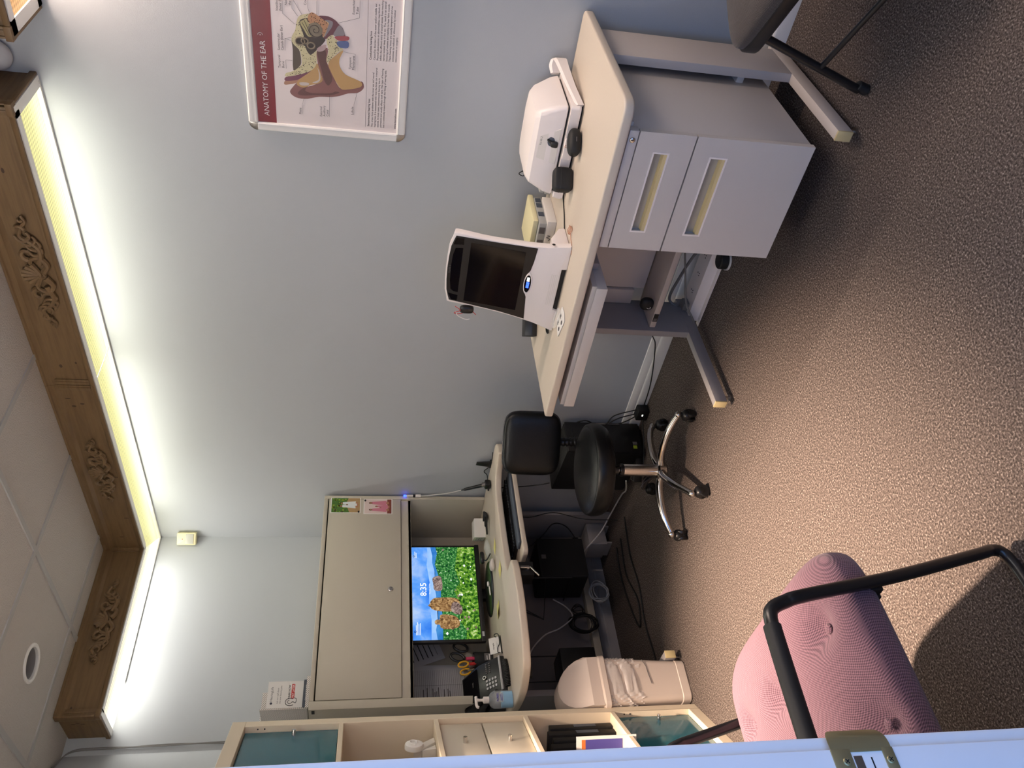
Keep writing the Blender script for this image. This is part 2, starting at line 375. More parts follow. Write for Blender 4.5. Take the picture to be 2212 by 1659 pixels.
# ------------------------------------------------------------------ light valances
def ornament(mb,mx,L,Hh,r=.0055):
    """carved scroll spray, lying in x,y of mx, relief along z"""
    def st(pts,r0,r1,n=6):
        q=crom([(x,y,0) for x,y in pts],n); k=len(q); mb.tube([(p.x,p.y,.010) for p in q],[1.8*(r0+(r1-r0)*i/(k-1)) for i in range(k)],7,mx=mx)
    def spiral(cx,cy,a0,turn,R,r0,r1,sgn=1):
        q=[]
        for i in range(15):
            f=i/14; a=a0+sgn*turn*f; rr=R*(1-.82*f); q.append((cx+rr*math.cos(a),cy+rr*math.sin(a)))
        k=len(q); mb.tube([(x,y,.010) for x,y in q],[1.8*(r0+(r1-r0)*i/(k-1)) for i in range(k)],7,mx=mx)
    l=L/2; h=Hh/2
    for i in range(7):                                   # shell fan
        a=PI*(.12+.76*i/6); st([(0,-.35*h),(.09*l*math.cos(a),-.35*h+.5*h*math.sin(a)),(.2*l*math.cos(a),-.35*h+1.25*h*math.sin(a))],.0035,.006,4)
    spiral(0,-.45*h,PI/2,4.5,.32*h,.005,.003)
    for s in (-1,1):
        st([(s*.05*l,-.6*h),(s*.18*l,-.95*h),(s*.30*l,-.55*h),(s*.26*l,.05*h),(s*.15*l,.1*h)],.0065,.0035)
        spiral(s*.36*l,.15*h,PI if s>0 else 0,5.2,.5*h,.006,.003,-s)
        st([(s*.2*l,-.5*h),(s*.42*l,-.75*h),(s*.56*l,-.35*h),(s*.66*l,.25*h),(s*.8*l,.05*h),(s*.9*l,-.35*h),(s*1.0*l,-.2*h)],.006,.0025)
        for j,(bx,by) in enumerate(((.36,-.65),(.46,-.62),(.54,-.4),(.6,-.1))):
            st([(s*bx*l,by*h),(s*(bx+.06)*l,(by-.25)*h),(s*(bx+.13)*l,(by-.1)*h)],.005,.002,4)
            st([(s*(bx-.02)*l,by*h),(s*(bx-.01)*l,(by+.45)*h),(s*(bx+.07)*l,(by+.72)*h)],.005,.002,4)
        spiral(s*.78*l,.2*h,-PI/2,4.6,.33*h,.0045,.0025,s)
        spiral(s*.94*l,-.05*h,-PI/2,4.2,.22*h,.004,.002,-s)
CROWN=[(0,0),(.017,0),(.017,-.008),(.011,-.012),(.012,-.032),(.005,-.038),(0,-.046)]
BEAD=[(0,0),(.009,0),(.009,.010),(.004,.018),(0,.018)]
def panel(t,org,ux,nx,L,z0,z1,kn=()):
    """a front board of length L from org along ux, outer normal nx, with its picture-frame moulding"""
    n=V(nx); u=V(ux); o=V(org)
    F=frame((o.x,o.y,0),ux,(0,0,1)) if V(ux).cross(V((0,0,1))).dot(n)>0 else frame((o.x,o.y,0),ux,(0,0,1),nx)
    mb=MB().box((0,z0+.004,-.018),(L,z1-.002,0),mx=F)
    for x,z,a,b in kn: mb.lathe([(0,.0006),(1,.0003)],14,1,F@M.Translation((x,z,0))@M.Diagonal((a,b,1,1)))
    obj('front_board',mb,['pine','pine_dark'],t)
    mb=MB(); G=frame((o.x,o.y,0),nx,(0,0,1),ux)          # profile plane (normal,z) swept along u
    mb.prism([(a,z1+b-.001) for a,b in CROWN],0,L,mx=G); mb.prism([(a,z0+.002+b) for a,b in BEAD],0,L,mx=G)
    for s in (0.001,L-.029): mb.box((s,z0+.02,0),(s+.028,z1-.04,.007),.002,mx=F).box((s+.009,z0+.02,0),(s+.019,z1-.04,.010),.002,mx=F)
    obj('panel_molding',mb,'pine',t); return F
zb=2.51
t=thing('light_valance','long L-shaped pine valance above the desk corner, its lens glowing yellow and white','light valance',(-.12,-1.4,zb),'wooden light valances')
F=panel(t,(-.237,-1.432,0),(0,-1,0),(-1,0,0),1.208,zb,H,[(.10,2.62,.009,.006),(.62,2.57,.008,.005),(.37,2.60,.007,.006),(.98,2.60,.010,.005),(1.03,2.62,.005,.004),(.02+.1,2.56,.006,.004)])
ob=MB(); ornament(ob,F@M.Translation((.565,2.597,0)),.50,.10,.0105); obj('carved_ornament',ob,'pine',t)
F=panel(t,(-.237,-.224,0),(0,-1,0),(-1,0,0),1.206,zb,H,[(1.09,2.585,.005,.009),(1.075,2.62,.006,.009),(1.12,2.635,.003,.011),(.60,2.54,.004,.012),(.28,2.55,.003,.013),(.12,2.6,.003,.012)])
ob=MB(); ornament(ob,F@M.Translation((.65,2.6,0)),.45,.10,.0105); obj('carved_ornament',ob,'pine',t)
G=frame((-.237,-2.64,0),(1,0,0),(0,0,1)); mb=MB().box((0,zb+.004,-.018),(.236,H-.002,0),mx=G).box((0,zb,0),(.236,zb+.022,.010),.003,mx=G).box((0,zb+.022,0),(.026,H-.001,.008),.003,mx=G)
mb.lathe([(0,.0008),(1,.0003)],14,1,G@M.Translation((.10,2.64,0))@M.Diagonal((.012,.009,1,1)))
obj('end_board',mb,['pine','pine_dark'],t)
obj('corner_block',MB().box((-.249,-2.652,zb+.0005),(-.215,-2.61,zb+.021),.002),'pine',t)
obj('lens_frame',MB().box((-.235,-2.62,zb-.001),(-.206,-.235,zb+.004)).box((-.235,-2.638,zb-.001),(0,-2.60,zb+.004)).box((-.012,-2.62,zb-.003),(-.001,-.01,zb+.012)).box((-.206,-1.437,zb+.0),(-.012,-1.433,zb+.003)),'white_trim',t)
obj('lens',MB().poly([(-.206,-2.60,zb+.002),(-.012,-2.60,zb+.002),(-.012,-1.437,zb+.002),(-.206,-1.437,zb+.002)]),'lens_right',t)
obj('lens',MB().poly([(-.206,-1.433,zb+.002),(-.012,-1.433,zb+.002),(-.012,-.012,zb+.002),(-.206,-.206,zb+.002)]),'lens_right',t)
F=panel(t,(-1.10,-.237,0),(1,0,0),(0,-1,0),.874,zb,H,[(.03,2.64,.013,.005),(.26,2.6,.010,.003)])
ob=MB(); ornament(ob,F@M.Translation((.455,2.605,0)),.44,.10,.0105); obj('carved_ornament',ob,'pine',t)
G=frame((-1.10,-.001,0),(0,-1,0),(0,0,1)); mb=MB().box((0,zb+.004,-.018),(.236,H-.008,0),mx=G).box((0,zb,0),(.236,zb+.020,.010),.003,mx=G).box((.208,zb+.022,0),(.252,H-.001,.012),.003,mx=G)
[mb.lathe([(0,.0008),(1,.0003)],14,1,G@M.Translation((x,z,0))@M.Diagonal((.004,.010,1,1))) for x,z in ((.15,2.60),(.15,2.64),(.16,2.62))]
obj('end_board',mb,['pine','pine_dark'],t)
obj('corner_block',MB().box((-1.112,-.249,zb+.0005),(-1.075,-.215,zb+.021),.002),'pine',t)
obj('lens_frame',MB().box((-1.08,-.235,zb-.001),(-.235,-.206,zb+.004)).box((-1.098,-.235,zb-.001),(-1.07,0,zb+.004)).box((-.84,-.012,zb-.003),(-.01,-.001,zb+.012)),'white_trim',t)
obj('lens',MB().poly([(-1.07,-.206,zb+.002),(-.206,-.206,zb+.002),(-.012,-.012,zb+.002),(-1.07,-.004,zb+.002)]),'lens_back',t)
z2=2.442
t=thing('light_valance','lower pine light valance with a peach coloured lens at the end of the poster wall','light valance',(-.12,-3.6,z2),'wooden light valances')
F=panel(t,(-.255,-2.869,0),(0,-1,0),(-1,0,0),2.0,z2,H)
G=frame((-.255,-2.868,0),(-1,0,0),(0,0,1),(0,1,0)); mb=MB().box((-.254,z2+.004,-.018),(0,H-.002,0),mx=G).box((-.254,z2,0),(.004,z2+.022,.010),.003,mx=G).box((-.03,z2+.022,0),(.004,H-.001,.008),.003,mx=G)
obj('end_board',mb,'pine',t)
obj('corner_block',MB().box((-.268,-2.90,z2+.0005),(-.235,-2.857,z2+.021),.002),'pine',t)
obj('lens_frame',MB().box((-.253,-4.86,z2-.001),(-.222,-2.87,z2+.004)).box((-.253,-2.91,z2-.001),(0,-2.87,z2+.004)).box((-.03,-4.86,z2-.001),(0,-2.87,z2+.004)),'white_trim',t)
obj('lens',MB().poly([(-.222,-4.86,z2+.002),(-.03,-4.86,z2+.002),(-.03,-2.91,z2+.002),(-.222,-2.91,z2+.002)]),'lens_warm',t)
solo('wall_dome',MB().sell(.03,.05,.05,1,1,M.Translation((-.018,-2.70,2.615))),'paper_grey','small pale grey dome on the wall in the gap between two wooden valances','dome')
# ------------------------------------------------------------------ motion sensor, cable
t=thing('motion_sensor','small cream motion sensor high in the corner below the glowing valance','motion sensor',(-.03,-.03,2.31))
G=frame((-.034,-.034,2.362),(RS,-RS,0),(0,0,1),(-RS,-RS,0))
obj('housing',MB().prism(roundpoly([(-.034,-.05),(.034,-.05),(.034,.05),(-.034,.05)],.006),-.02,.016,.005,2,mx=G).box((-.03,-.046,-.045),(.03,.046,-.02),mx=G),'cream_plastic',t)
obj('sensor_window',MB().prism(roundpoly([(-.027,-.038),(.027,-.038),(.027,.004),(-.027,.004)],.004),.0155,.019,.002,2,mx=G),'frost',t)
obj('indicator_led',MB().box((-.002,.018,.0155),(.002,.023,.0172),mx=G),'red',t)
mb=MB(); mb.tube(crom([(-1.52,-.36,2.685),(-1.40,-.245,2.683),(-1.25,-.09,2.685),(-1.162,-.012,2.66),(-1.150,-.007,2.55),(-1.153,-.007,2.3),(-1.146,-.007,2.0),(-1.15,-.007,1.65)],6),.0035,6).tube(crom([(-1.27,-.115,2.69),(-1.168,-.014,2.66),(-1.157,-.007,2.5),(-1.146,-.007,2.25),(-1.155,-.007,1.95),(-1.158,-.007,1.65)],6),.003,6)
solo('wall_cable',mb,'grey_cable','thin grey cable pair running down the wall left of the short valance','cable')
# ------------------------------------------------------------------ poster in a snap frame
t=thing('framed_poster','framed anatomy poster of the ear on the long grey wall','poster',(-.01,-2.87,1.302))
PW,PH=.71,.545; G=RW(0,-2.515,1.302)
def rail(x0,y0,x1,y1,horiz):
    mb=MB(); w=.031
    pr=[(0,.001),(0,.009),(.004,.0135),(.018,.0145),(.026,.012),(.0275,.0155),(.031,.0125),(.031,.003),(.031,.001)]
    return pr
def frail(o,ux,uy,L):                              # profile across uy, swept along ux
    GG=G@frame(o,uy,(0,0,1),ux); mb=MB(); pr=[(0,.001),(0,.008),(.004,.0125),(.019,.0135),(.025,.011),(.0262,.015),(.031,.012),(.031,.001)]
    mb.prism(pr,0,L,mx=GG); return mb
fr=obj('frame_rail',frail((.03,PH,0),(1,0,0),(0,-1,0),PW-.06),'white_trim',t); obj('frame_rail',frail((.03,0,0),(1,0,0),(0,1,0),PW-.06),'white_trim',t)
obj('frame_rail',frail((0,.03,0),(0,1,0),(1,0,0),PH-.06),'white_trim',t); obj('frame_rail',frail((PW,.03,0),(0,1,0),(-1,0,0),PH-.06),'white_trim',t)
for sx,sy,cx,cy in ((-1,-1,.03,.03),(1,-1,PW-.03,.03),(-1,1,.03,PH-.03),(1,1,PW-.03,PH-.03)):
    P=[(cx,cy)]+[(cx+sx*.03*math.cos(PI/2*i/8),cy+sy*.03*math.sin(PI/2*i/8)) for i in range(9)]
    if sx*sy<0: P=P[::-1]
    obj('corner_cap',MB().prism(P,.001,.0125,.002,2,mx=G),'steel',t)
sh=obj('poster_sheet',MB().box((.026,.026,.003),(PW-.026,PH-.026,.0055),mx=G).box((.031,.450,.0056),(PW-.031,.5125,.0059),mi=1,mx=G),['poster_paper','poster_red'],t)
SH={'ear':[(.303,.306),(.269,.306),(.235,.3),(.208,.29),(.193,.301),(.175,.34),(.184,.371),(.183,.378),(.168,.39),(.152,.4),(.139,.393),(.13,.373),(.131,.341),(.142,.302),(.145,.264),(.152,.233),(.164,.204),(.169,.173),(.181,.156),(.195,.15),(.212,.159),(.193,.196),(.18,.225),(.189,.238),(.218,.253),(.256,.27),(.273,.275),(.315,.272)],'canal':[(.303,.305),(.306,.279),(.272,.278),(.247,.27),(.212,.257),(.186,.27),(.202,.284),(.24,.293),(.27,.301)],'rim':[(.146,.374),(.16,.365),(.177,.34),(.16,.349),(.153,.323),(.159,.264),(.167,.247),(.164,.233),(.152,.264),(.147,.315),(.141,.358)],'fatl':[(.185,.376),(.175,.372),(.17,.352),(.181,.331),(.189,.306),(.201,.29),(.222,.294),(.246,.301),(.259,.308),(.229,.33),(.201,.364)],'cart':[(.186,.367),(.189,.354),(.188,.336),(.18,.338),(.177,.355),(.179,.365)],'cart2':[(.191,.324),(.2,.307),(.207,.302),(.228,.302),(.245,.306),(.227,.298),(.204,.297),(.191,.309)],'muscle':[(.188,.414),(.201,.412),(.21,.38),(.224,.347),(.246,.315),(.231,.323),(.201,.364),(.192,.384)],'skin':[(.174,.417),(.188,.414),(.192,.384),(.201,.364),(.185,.376),(.178,.395)],'bone':[(.203,.41),(.215,.41),(.225,.386),(.244,.363),(.257,.357),(.289,.36),(.303,.367),(.315,.381),(.329,.388),(.344,.385),(.362,.375),(.383,.371),(.403,.365),(.413,.354),(.421,.328),(.425,.319),(.419,.305),(.408,.287),(.398,.268),(.388,.269),(.357,.28),(.345,.288),(.305,.307),(.262,.308),(.237,.322),(.219,.355)],'bonepink':[(.42,.328),(.425,.319),(.419,.305),(.408,.287),(.397,.269),(.386,.27),(.357,.281),(.352,.288),(.378,.29),(.393,.305),(.388,.321),(.392,.332),(.408,.334)],'dark':[(.39,.361),(.403,.346),(.404,.335),(.389,.332),(.388,.321),(.395,.305),(.378,.29),(.352,.288),(.339,.279),(.305,.307),(.293,.319),(.286,.329),(.3,.34),(.314,.346),(.321,.371),(.332,.374),(.343,.363),(.345,.348)],'darkm':[(.228,.386),(.295,.385),(.329,.388),(.314,.38),(.302,.367),(.287,.361),(.257,.359),(.242,.366)],'boner':[(.36,.256),(.349,.249),(.344,.24),(.327,.238),(.316,.22),(.302,.24),(.276,.263),(.264,.273),(.279,.276),(.307,.269),(.343,.275)],'fatr':[(.313,.22),(.281,.233),(.255,.231),(.231,.213),(.218,.179),(.208,.158),(.191,.163),(.177,.213),(.181,.23),(.206,.247),(.239,.263),(.265,.27),(.293,.246)],'tube':[(.416,.3),(.418,.268),(.408,.246),(.398,.236),(.385,.222),(.365,.215),(.36,.215),(.354,.236),(.36,.256),(.345,.275),(.343,.288),(.357,.28),(.39,.269),(.404,.281)],'tubeg':[(.405,.278),(.404,.256),(.388,.256),(.367,.269),(.349,.282),(.38,.272),(.39,.269)],'tubeg2':[(.376,.246),(.394,.233),(.379,.22),(.363,.217),(.357,.24),(.36,.253)],'red':[(.356,.248),(.361,.205),(.348,.205),(.344,.236)],'blue':[(.34,.24),(.344,.205),(.323,.205),(.321,.23),(.329,.24)],'tym':[(.308,.307),(.319,.295),(.325,.276),(.307,.282),(.3,.301)],'nerve':[(.389,.359),(.398,.348),(.401,.337),(.353,.321),(.347,.334),(.365,.346)]}
LINES=[[(.073,.361),(.105,.361),(.13,.354)],[(.072,.268),(.15,.267)],[(.087,.183),(.125,.183),(.169,.173)],[(.231,.409),(.26,.409),(.261,.388)],[(.292,.41),(.332,.409),(.337,.388)],[(.332,.409),(.327,.389)],[(.452,.412),(.412,.413),(.382,.376)],[(.455,.382),(.431,.383),(.408,.365)],[(.456,.377),(.414,.352)],[(.461,.332),(.438,.333),(.424,.328)],[(.464,.304),(.395,.306)],[(.48,.168),(.424,.169),(.401,.235)],[(.248,.181),(.304,.181),(.308,.22)]]
LAY=[('ear','a_ear'),('skin','a_skin'),('muscle','a_muscle'),('darkm','a_darkm'),('tube','a_tube'),('tubeg','a_tubeg'),('tubeg2','a_tubeg'),('canal','a_canal'),('rim','a_rim'),('fatl','a_fat'),('cart','a_cart'),('cart2','a_cart'),('fatr','a_fat'),('bone','a_bone'),('bonepink','a_pink'),('boner','a_bone'),('dark','a_dark'),('nerve','a_nerve'),('red','a_red'),('blue','a_blue'),('tym','a_tym')]
mb=MB(); names=[]
def inside(p,P):
    r=False;j=len(P)-1
    for i in range(len(P)):
        if (P[i][1]>p[1])!=(P[j][1]>p[1]) and p[0]<(P[j][0]-P[i][0])*(p[1]-P[i][1])/(P[j][1]-P[i][1])+P[i][0]: r=not r
        j=i
    return r
def mi_(n):
    if n not in names: names.append(n)
    return names.index(n)
# local coordinates are (right,up) = (second, first) of the traced pairs
for i,(k_,m_) in enumerate(LAY):
    P=[(b,a) for a,b in SH[k_]] if False else [(a,b) for a,b in SH[k_]]
    mb.poly([(x,y,.0058+.00006*i) for x,y in (crom([(*p,0) for p in P],4,True) and [(q.x,q.y) for q in crom([(*p,0) for p in P],3,True)])],mi_(m_),G)
rr=random.Random(3)
for k_,n_ in (('bone',190),('boner',60)):
    P=SH[k_]; xs=[p[0] for p in P]; ys=[p[1] for p in P]; c=0
    while c<n_:
        q=(rr.uniform(min(xs),max(xs)),rr.uniform(min(ys),max(ys)))
        if inside(q,P) and not inside(q,SH['dark']) :
            a=rr.uniform(.0006,.0019); mb.poly([(q[0]+a*math.cos(w)*.8,q[1]+a*math.sin(w)*1.2,.0075) for w in (0,1,2,3,4,5.2)],mi_('a_pore'),G); c+=1
mb.lathe([(0,.0001),(.024,0)],28,mi_('a_coch'),G@M.Translation((.370,.311,.0072)))
sp_=[(.370+(.002+.0021*a)*math.cos(a),.311+(.002+.0021*a)*math.sin(a),.0075) for a in [i*.25 for i in range(1,42)]]
mb.tube(sp_,.0011,5,mi_('a_dark'),mx=G)
for x,y,r in ((.329,.360,.0125),(.331,.345,.009),(.318,.325,.010)): mb.tube([(x+r*math.cos(a),y+r*1.2*math.sin(a),.0074) for a in [i*.4 for i in range(16)]],.0028,6,mi_('a_coch'),closed=True,mx=G)
for p,q in (((.39,.352),(.35,.33)),((.397,.345),(.35,.325))): mb.tube([(*p,.0075),(*q,.0075)],.0007,5,mi_('a_dark'),mx=G)
obj('ear_drawing',mb,names,sh)
mb=MB()
for l in LINES: mb.tube([(x,y,.0062) for x,y in l],.00035,4,mx=G)
mb.box((.046,.1415,.006),(PW-.046,.1423,.0062),mx=G)
def tx(s_,x,y,**k_): mb.text(s_,G@M.Translation((x,y,.0063)),**k_)
for s_,x,y in (('Temporal',.231,.427),('Bone',.232,.415),('Semicircular',.291,.426),('Canals (Inner Ear)',.292,.415),('Vestibular Nerve',.417,.426),('(Inner Ear)',.417,.415),('Nerve to',.438,.397),('the Brain',.439,.385),('Cochlea',.445,.337),('Eustachian',.433,.184),('Tube',.435,.172),('Tympanic',.250,.194),('Membrane',.249,.183),('Pinna',.072,.364),('External',.070,.293),('Auditory',.071,.282),('Canal',.072,.271),('Lobule',.087,.185)): tx(s_,x,y,size=.0112)
tx('Sensorineural hearing loss',.049,.128,width=.103,bold=.012); tx('Conductive hearing loss',.291,.127,width=.095,bold=.012); tx('www.bernafon.com',.048,.034,width=.077,bold=.012)
for i,s_ in enumerate(('This arises from problems with the inner ear and neural','hearing loss. It is associated with how the brain can interpret','sounds. In most cases, sensorineural hearing loss is','permanent and usually affects both ears. This type of hearing','loss is commonly treated through the fitting of hearing aids.')): tx(s_,.048,.116-.0102*i,size=.0088)
for i,s_ in enumerate(('Caused by disorders of the outer and/or middle ear.','Physical obstructions or abnormalities may block or','inhibit the efficient entry of sound waves from reaching','nerves located deep in the ear. The result is an overall','lowering of volume and inability to hear faint sounds.','These hearing losses are usually temporary and can','sometimes be reduced or eliminated by medical','intervention or surgery.')): tx(s_,.291,.114-.0102*i,size=.0088)
obj('printed_text',mb,'ink',sh)
mb=MB(); tx('ANATOMY OF THE EAR',.055,.4735,width=.262); 
mb.tube([(.335+.0075*math.cos(a),.487+.0075*math.sin(a),.0063) for a in [-1.6+.2*i for i in range(17)]],.0007,4,mx=G); mb.lathe([(0,.0001),(.0018,0)],12,0,G@M.Translation((.335,.487,.0063)))
obj('title_text',mb,'ink_white',sh)
# ------------------------------------------------------------------ table on the poster wall
TZ=.74
t=thing('office_table','cream topped office table against the poster wall','table',(-.36,-2.43,0))
top=roundpoly([(-.706,-1.806),(-.706,-3.058),(-.016,-3.058),(-.016,-1.806)],[.012,.045,.03,.012])
o=obj('tabletop',MB().prism(top,TZ-.031,TZ,.007,3),'laminate',t)
def cleg(y,fx):
    mb=MB().box((-.288,y-.015,.075),(-.085,y+.015,.709),.003).box((fx,y-.0155,.03),(-.06,y+.0155,.08),.003)
    l=obj('leg',mb,'desk_metal' if y>-2.5 else 'warm_metal',t)  # far leg gets a darker grey, its shade put into the colour
    obj('foot_cap',MB().box((fx-.006,y-.0158,.031),(fx+.001,y+.0158,.0805),.002),'cap_beige',l)
    for x in (fx+.035,-.10): obj('glide',MB().cyl((x,y,0),(x,y,.007),.013,n=20).cyl((x,y,.007),(x,y,.032),.005,n=12),'steel',l)
cleg(-3.008,-.672); cleg(-1.893,-.69)
obj('modesty_panel',MB().box((-.10,-2.985,.255),(-.088,-1.985,.70)).box((-.115,-1.982,.30),(-.088,-1.91,.66),.002),'warm_metal',t)
obj('shelf',MB().box((-.272,-2.99,.226),(-.088,-1.912,.251),.003),'warm_metal',t)
obj('rail_sticker',MB().box((-.2735,-1.985,.2285),(-.272,-1.945,.2485)).box((-.2738,-1.983,.2305),(-.2734,-1.966,.2465),mi=1).box((-.2739,-1.962,.232),(-.2734,-1.948,.245),mi=2),['ink','black_matte','ink_grey'],t)
d=obj('pencil_drawer',MB().box((-.695,-2.42,.637),(-.36,-1.862,.672),.003).box((-.688,-2.42,.672),(-.36,-1.862,.688)).box((-.70,-2.42,.637),(-.694,-1.862,.676),.002),'grey_metal',t)
obj('runner_bracket',MB().box((-.6,-2.45,.655),(-.3,-2.425,.709),.002),'desk_metal',t); obj('runner_bracket',MB().box((-.56,-1.86,.655),(-.3,-1.845,.709)),'desk_metal',t)
# file pedestal under the table
PX,PY0,PY1,PZ0,PZ1=-.69,-2.972,-2.577,.135,.706
t=thing('file_pedestal','light grey steel two drawer file pedestal under the cream table','filing cabinet',(-.44,-2.775,0))
obj('body',MB().box((-.672,PY0+.002,PZ0+.004),(-.185,PY1-.002,PZ1-.004),.003).box((-.69,PY0,.675),(-.66,PY1,PZ1-.003),.002),'grey_metal',t)
def drawer(z0,z1,hz0,hz1):
    hy0,hy1=-2.908,-2.646; x0=PX; mb=MB()
    mb.box((x0,PY0,z0),(x0+.018,PY1,hz0-.004)).box((x0,PY0,hz1+.004),(x0+.018,PY1,z1)).box((x0,PY0,hz0-.004),(x0+.018,hy0-.004,hz1+.004)).box((x0,hy1+.004,hz0-.004),(x0+.018,PY1,hz1+.004))
    dr=obj('drawer',mb,'grey_metal',t)
    mb=MB()
    mb.box((x0-.0015,hy0-.005,hz0-.005),(x0+.003,hy1+.005,hz0)).box((x0-.0015,hy0-.005,hz1),(x0+.003,hy1+.005,hz1+.005)).box((x0-.0015,hy0-.005,hz0),(x0+.003,hy0,hz1)).box((x0-.0015,hy1,hz0),(x0+.003,hy1+.005,hz1))
    mb.box((x0+.016,hy0,hz0),(x0+.0178,hy1,hz1),mi=1).prism([(x0+.016,hz0+.002),(x0+.001,hz0),(x0+.002,hz0+.010),(x0+.016,hz0+.014)],0,hy1-hy0,mi=2,mx=frame((0,hy1,0),(1,0,0),(0,0,1),(0,-1,0)))
    obj('pull_handle',mb,['white_plastic','hutch_dark','cap_beige'],dr)
drawer(.503,.672,.574,.615); drawer(PZ0,.498,.395,.441)
obj('lock',MB().lathe([(0,.004),(.006,.004),(.0085,.002),(.009,0)],20,0,frame((PX,-2.943,.690),(0,-1,0),(0,0,1))).box((-.001,-.004,.0035),(.001,.004,.0046),mi=1,mx=frame((PX,-2.943,.690),(0,-1,0),(0,0,1))),['chrome','black_matte'],t)
obj('mount_bracket',MB().box((-.66,PY0-.012,.688),(-.62,PY0+.02,.709),.002),'grey_metal',t)
# ------------------------------------------------------------------ hearing aid analyser: screen unit
t=thing('analyser_display','white hearing test display with dark screen and glowing blue button, standing on the cream table','display',(-.50,-2.277,TZ))
B0=V((-.535,-2.277,.75)); T1=V((-.44,-2.277,1.122)); tv=(T1-B0).normalized(); G=frame(B0,(0,-1,0),tv)   # z of G faces the room
arc=[(-.150,.386),(-.148,.393),(-.120,.3985),(-.098,.405),(-.05,.4085),(0,.4095),(.05,.4085),(.098,.406),(.120,.399),(.148,.394),(.150,.386)]
L_=[(-.150,.36),(-.148,.30),(-.1495,.24),(-.155,.15),(-.166,.07),(-.186,-.006)]
out=L_[::-1][:0]+arc+[(-x,y) for x,y in L_]+[(.176,-.009),(.092,-.010),(.088,.008),(-.088,.008),(-.092,-.010),(-.176,-.009)]+L_[::-1]
body=MB().prism(out,-.030,0,.004,2,mx=G)
# the body behind leans back onto a foot
bk=[(-.13,.33),(.13,.33),(.145,.02),(-.145,.02)]
body.loft([[G@V((x,y,-.028)) for x,y in ((-.14,.37),(.14,.37),(.158,.03),(-.158,.03))],[G@V((x,y,z)) for x,y,z in ((-.11,.30,-.065),(.11,.30,-.065),(.13,.09,-.075),(-.13,.09,-.075))]])
for s in (-1,1): body.prism([(-.535,.741),(-.39,.741),(-.40,.765),(-.46,.80),(-.515,.80),(-.53,.77)],s*.155-.014,s*.155+.014,.004,2,mx=frame((0,-2.277,0),(1,0,0),(0,0,1),(0,-1,0)))
hous=obj('housing',body,'white_plastic',t)
bez=[(.156,.103),(.146,.24),(.139,.385),(.12,.391),(.095,.398),(.05,.402),(0,.4035),(-.05,.402),(-.095,.398),(-.12,.391),(-.139,.385),(-.141,.30),(-.144,.20),(-.154,.103),(-.10,.108),(-.055,.112),(-.035,.1205),(.005,.1275),(.045,.1205),(.06,.113),(.10,.107)]
fb=obj('front_glass',MB().prism(bez,0,.0025,.001,1,mx=G),'bezel_grey',t)
mb=MB().prism([(.124,.331),(.132,.140),(-.122,.140),(-.128,.331)],.0025,.003,mx=G)
obj('lcd_screen',mb,'black_glass',fb)
for P in ([(.131,.383),(.135,.356),(.110,.355),(.103,.391)],[(.090,.382),(.096,.356),(-.096,.356),(-.096,.372),(-.088,.383),(-.05,.389),(.015,.391),(.06,.389)],[(-.107,.391),(-.110,.355),(-.134,.356),(-.134,.377)]):
    obj('speaker_slot',MB().prism(P,.0025,.003,mx=G),'black_glass',fb)
bt=obj('power_button',MB().lathe([(0,.005),(.9,.0045),(1,.003)],36,0,G@M.Translation((.005,.1145,0))@M.Diagonal((.040,.0125,1,1))).lathe([(.93,.0048),(1.0,.006),(1.12,.005),(1.16,.002)],36,1,G@M.Translation((.005,.1145,0))@M.Diagonal((.040,.0125,1,1))),['black_glass','white_plastic'],t)
mb=MB(); 
for i in range(5): mb.box((-.012+i*.0052,.109,.005),(-.0085+i*.0052,.119,.0056),mx=G)
obj('button_light',mb,'led_blue',bt)
mb=MB()
for i in range(3): mb.box((.016+i*.006,.110,.005),(.0205+i*.006,.119,.0056),mx=G)
obj('button_light',mb,'led_white',bt)
mb=MB().text('Verifit 2',G@M.Translation((-.020,.3915,.0027)),width=.034); obj('name_text',mb,'ink_grey',fb)
mb=MB()
for i in range(5): mb.box((-.072,.012+i*.006,0),(.062,.0138+i*.006,.0008),mx=G)
obj('vent_lines',mb,'white_plastic2',hous)
obj('side_screw',MB().lathe([(0,.001),(.004,.0005)],16,0,frame((-.478,-2.4275,1.065),(-1,0,0),(0,0,1),(0,-1,0))),'black_matte',hous)
obj('audio_socket',MB().lathe([(0,.0012),(.006,.0005)],16,0,frame((-.515,-2.4555,.80),(-1,0,0),(0,0,1),(0,-1,0))),'black_matte',hous)
obj('foot_gap_shade',MB().box((-.09,-.006,-.028),(.09,.010,-.010),mx=G),'black_matte',t)  # black block stands in for the shade in the opening between the feet
# ear probe hanging on its left side
mb=MB().sell(.012,.016,.026,.6,.7,M.Translation((-.455,-2.108,1.055)))
t2=thing('ear_probe','dark ear probe with red and white wires hanging beside the analyser display','probe',(-.455,-2.105,1.03))
obj('probe_body',mb,'black_plastic',t2)
obj('red_wire',MB().tube(crom([(-.462,-2.125,1.10),(-.468,-2.112,1.08),(-.462,-2.095,1.10),(-.456,-2.085,1.085),(-.458,-2.098,1.05),(-.462,-2.105,1.035),(-.462,-2.09,1.02)],6),.0014,6),'red',t2)
obj('white_tube',MB().tube(crom([(-.46,-2.10,1.095),(-.458,-2.078,1.085),(-.458,-2.062,1.055),(-.46,-2.066,1.04)],6),.0016,6),'paper',t2)
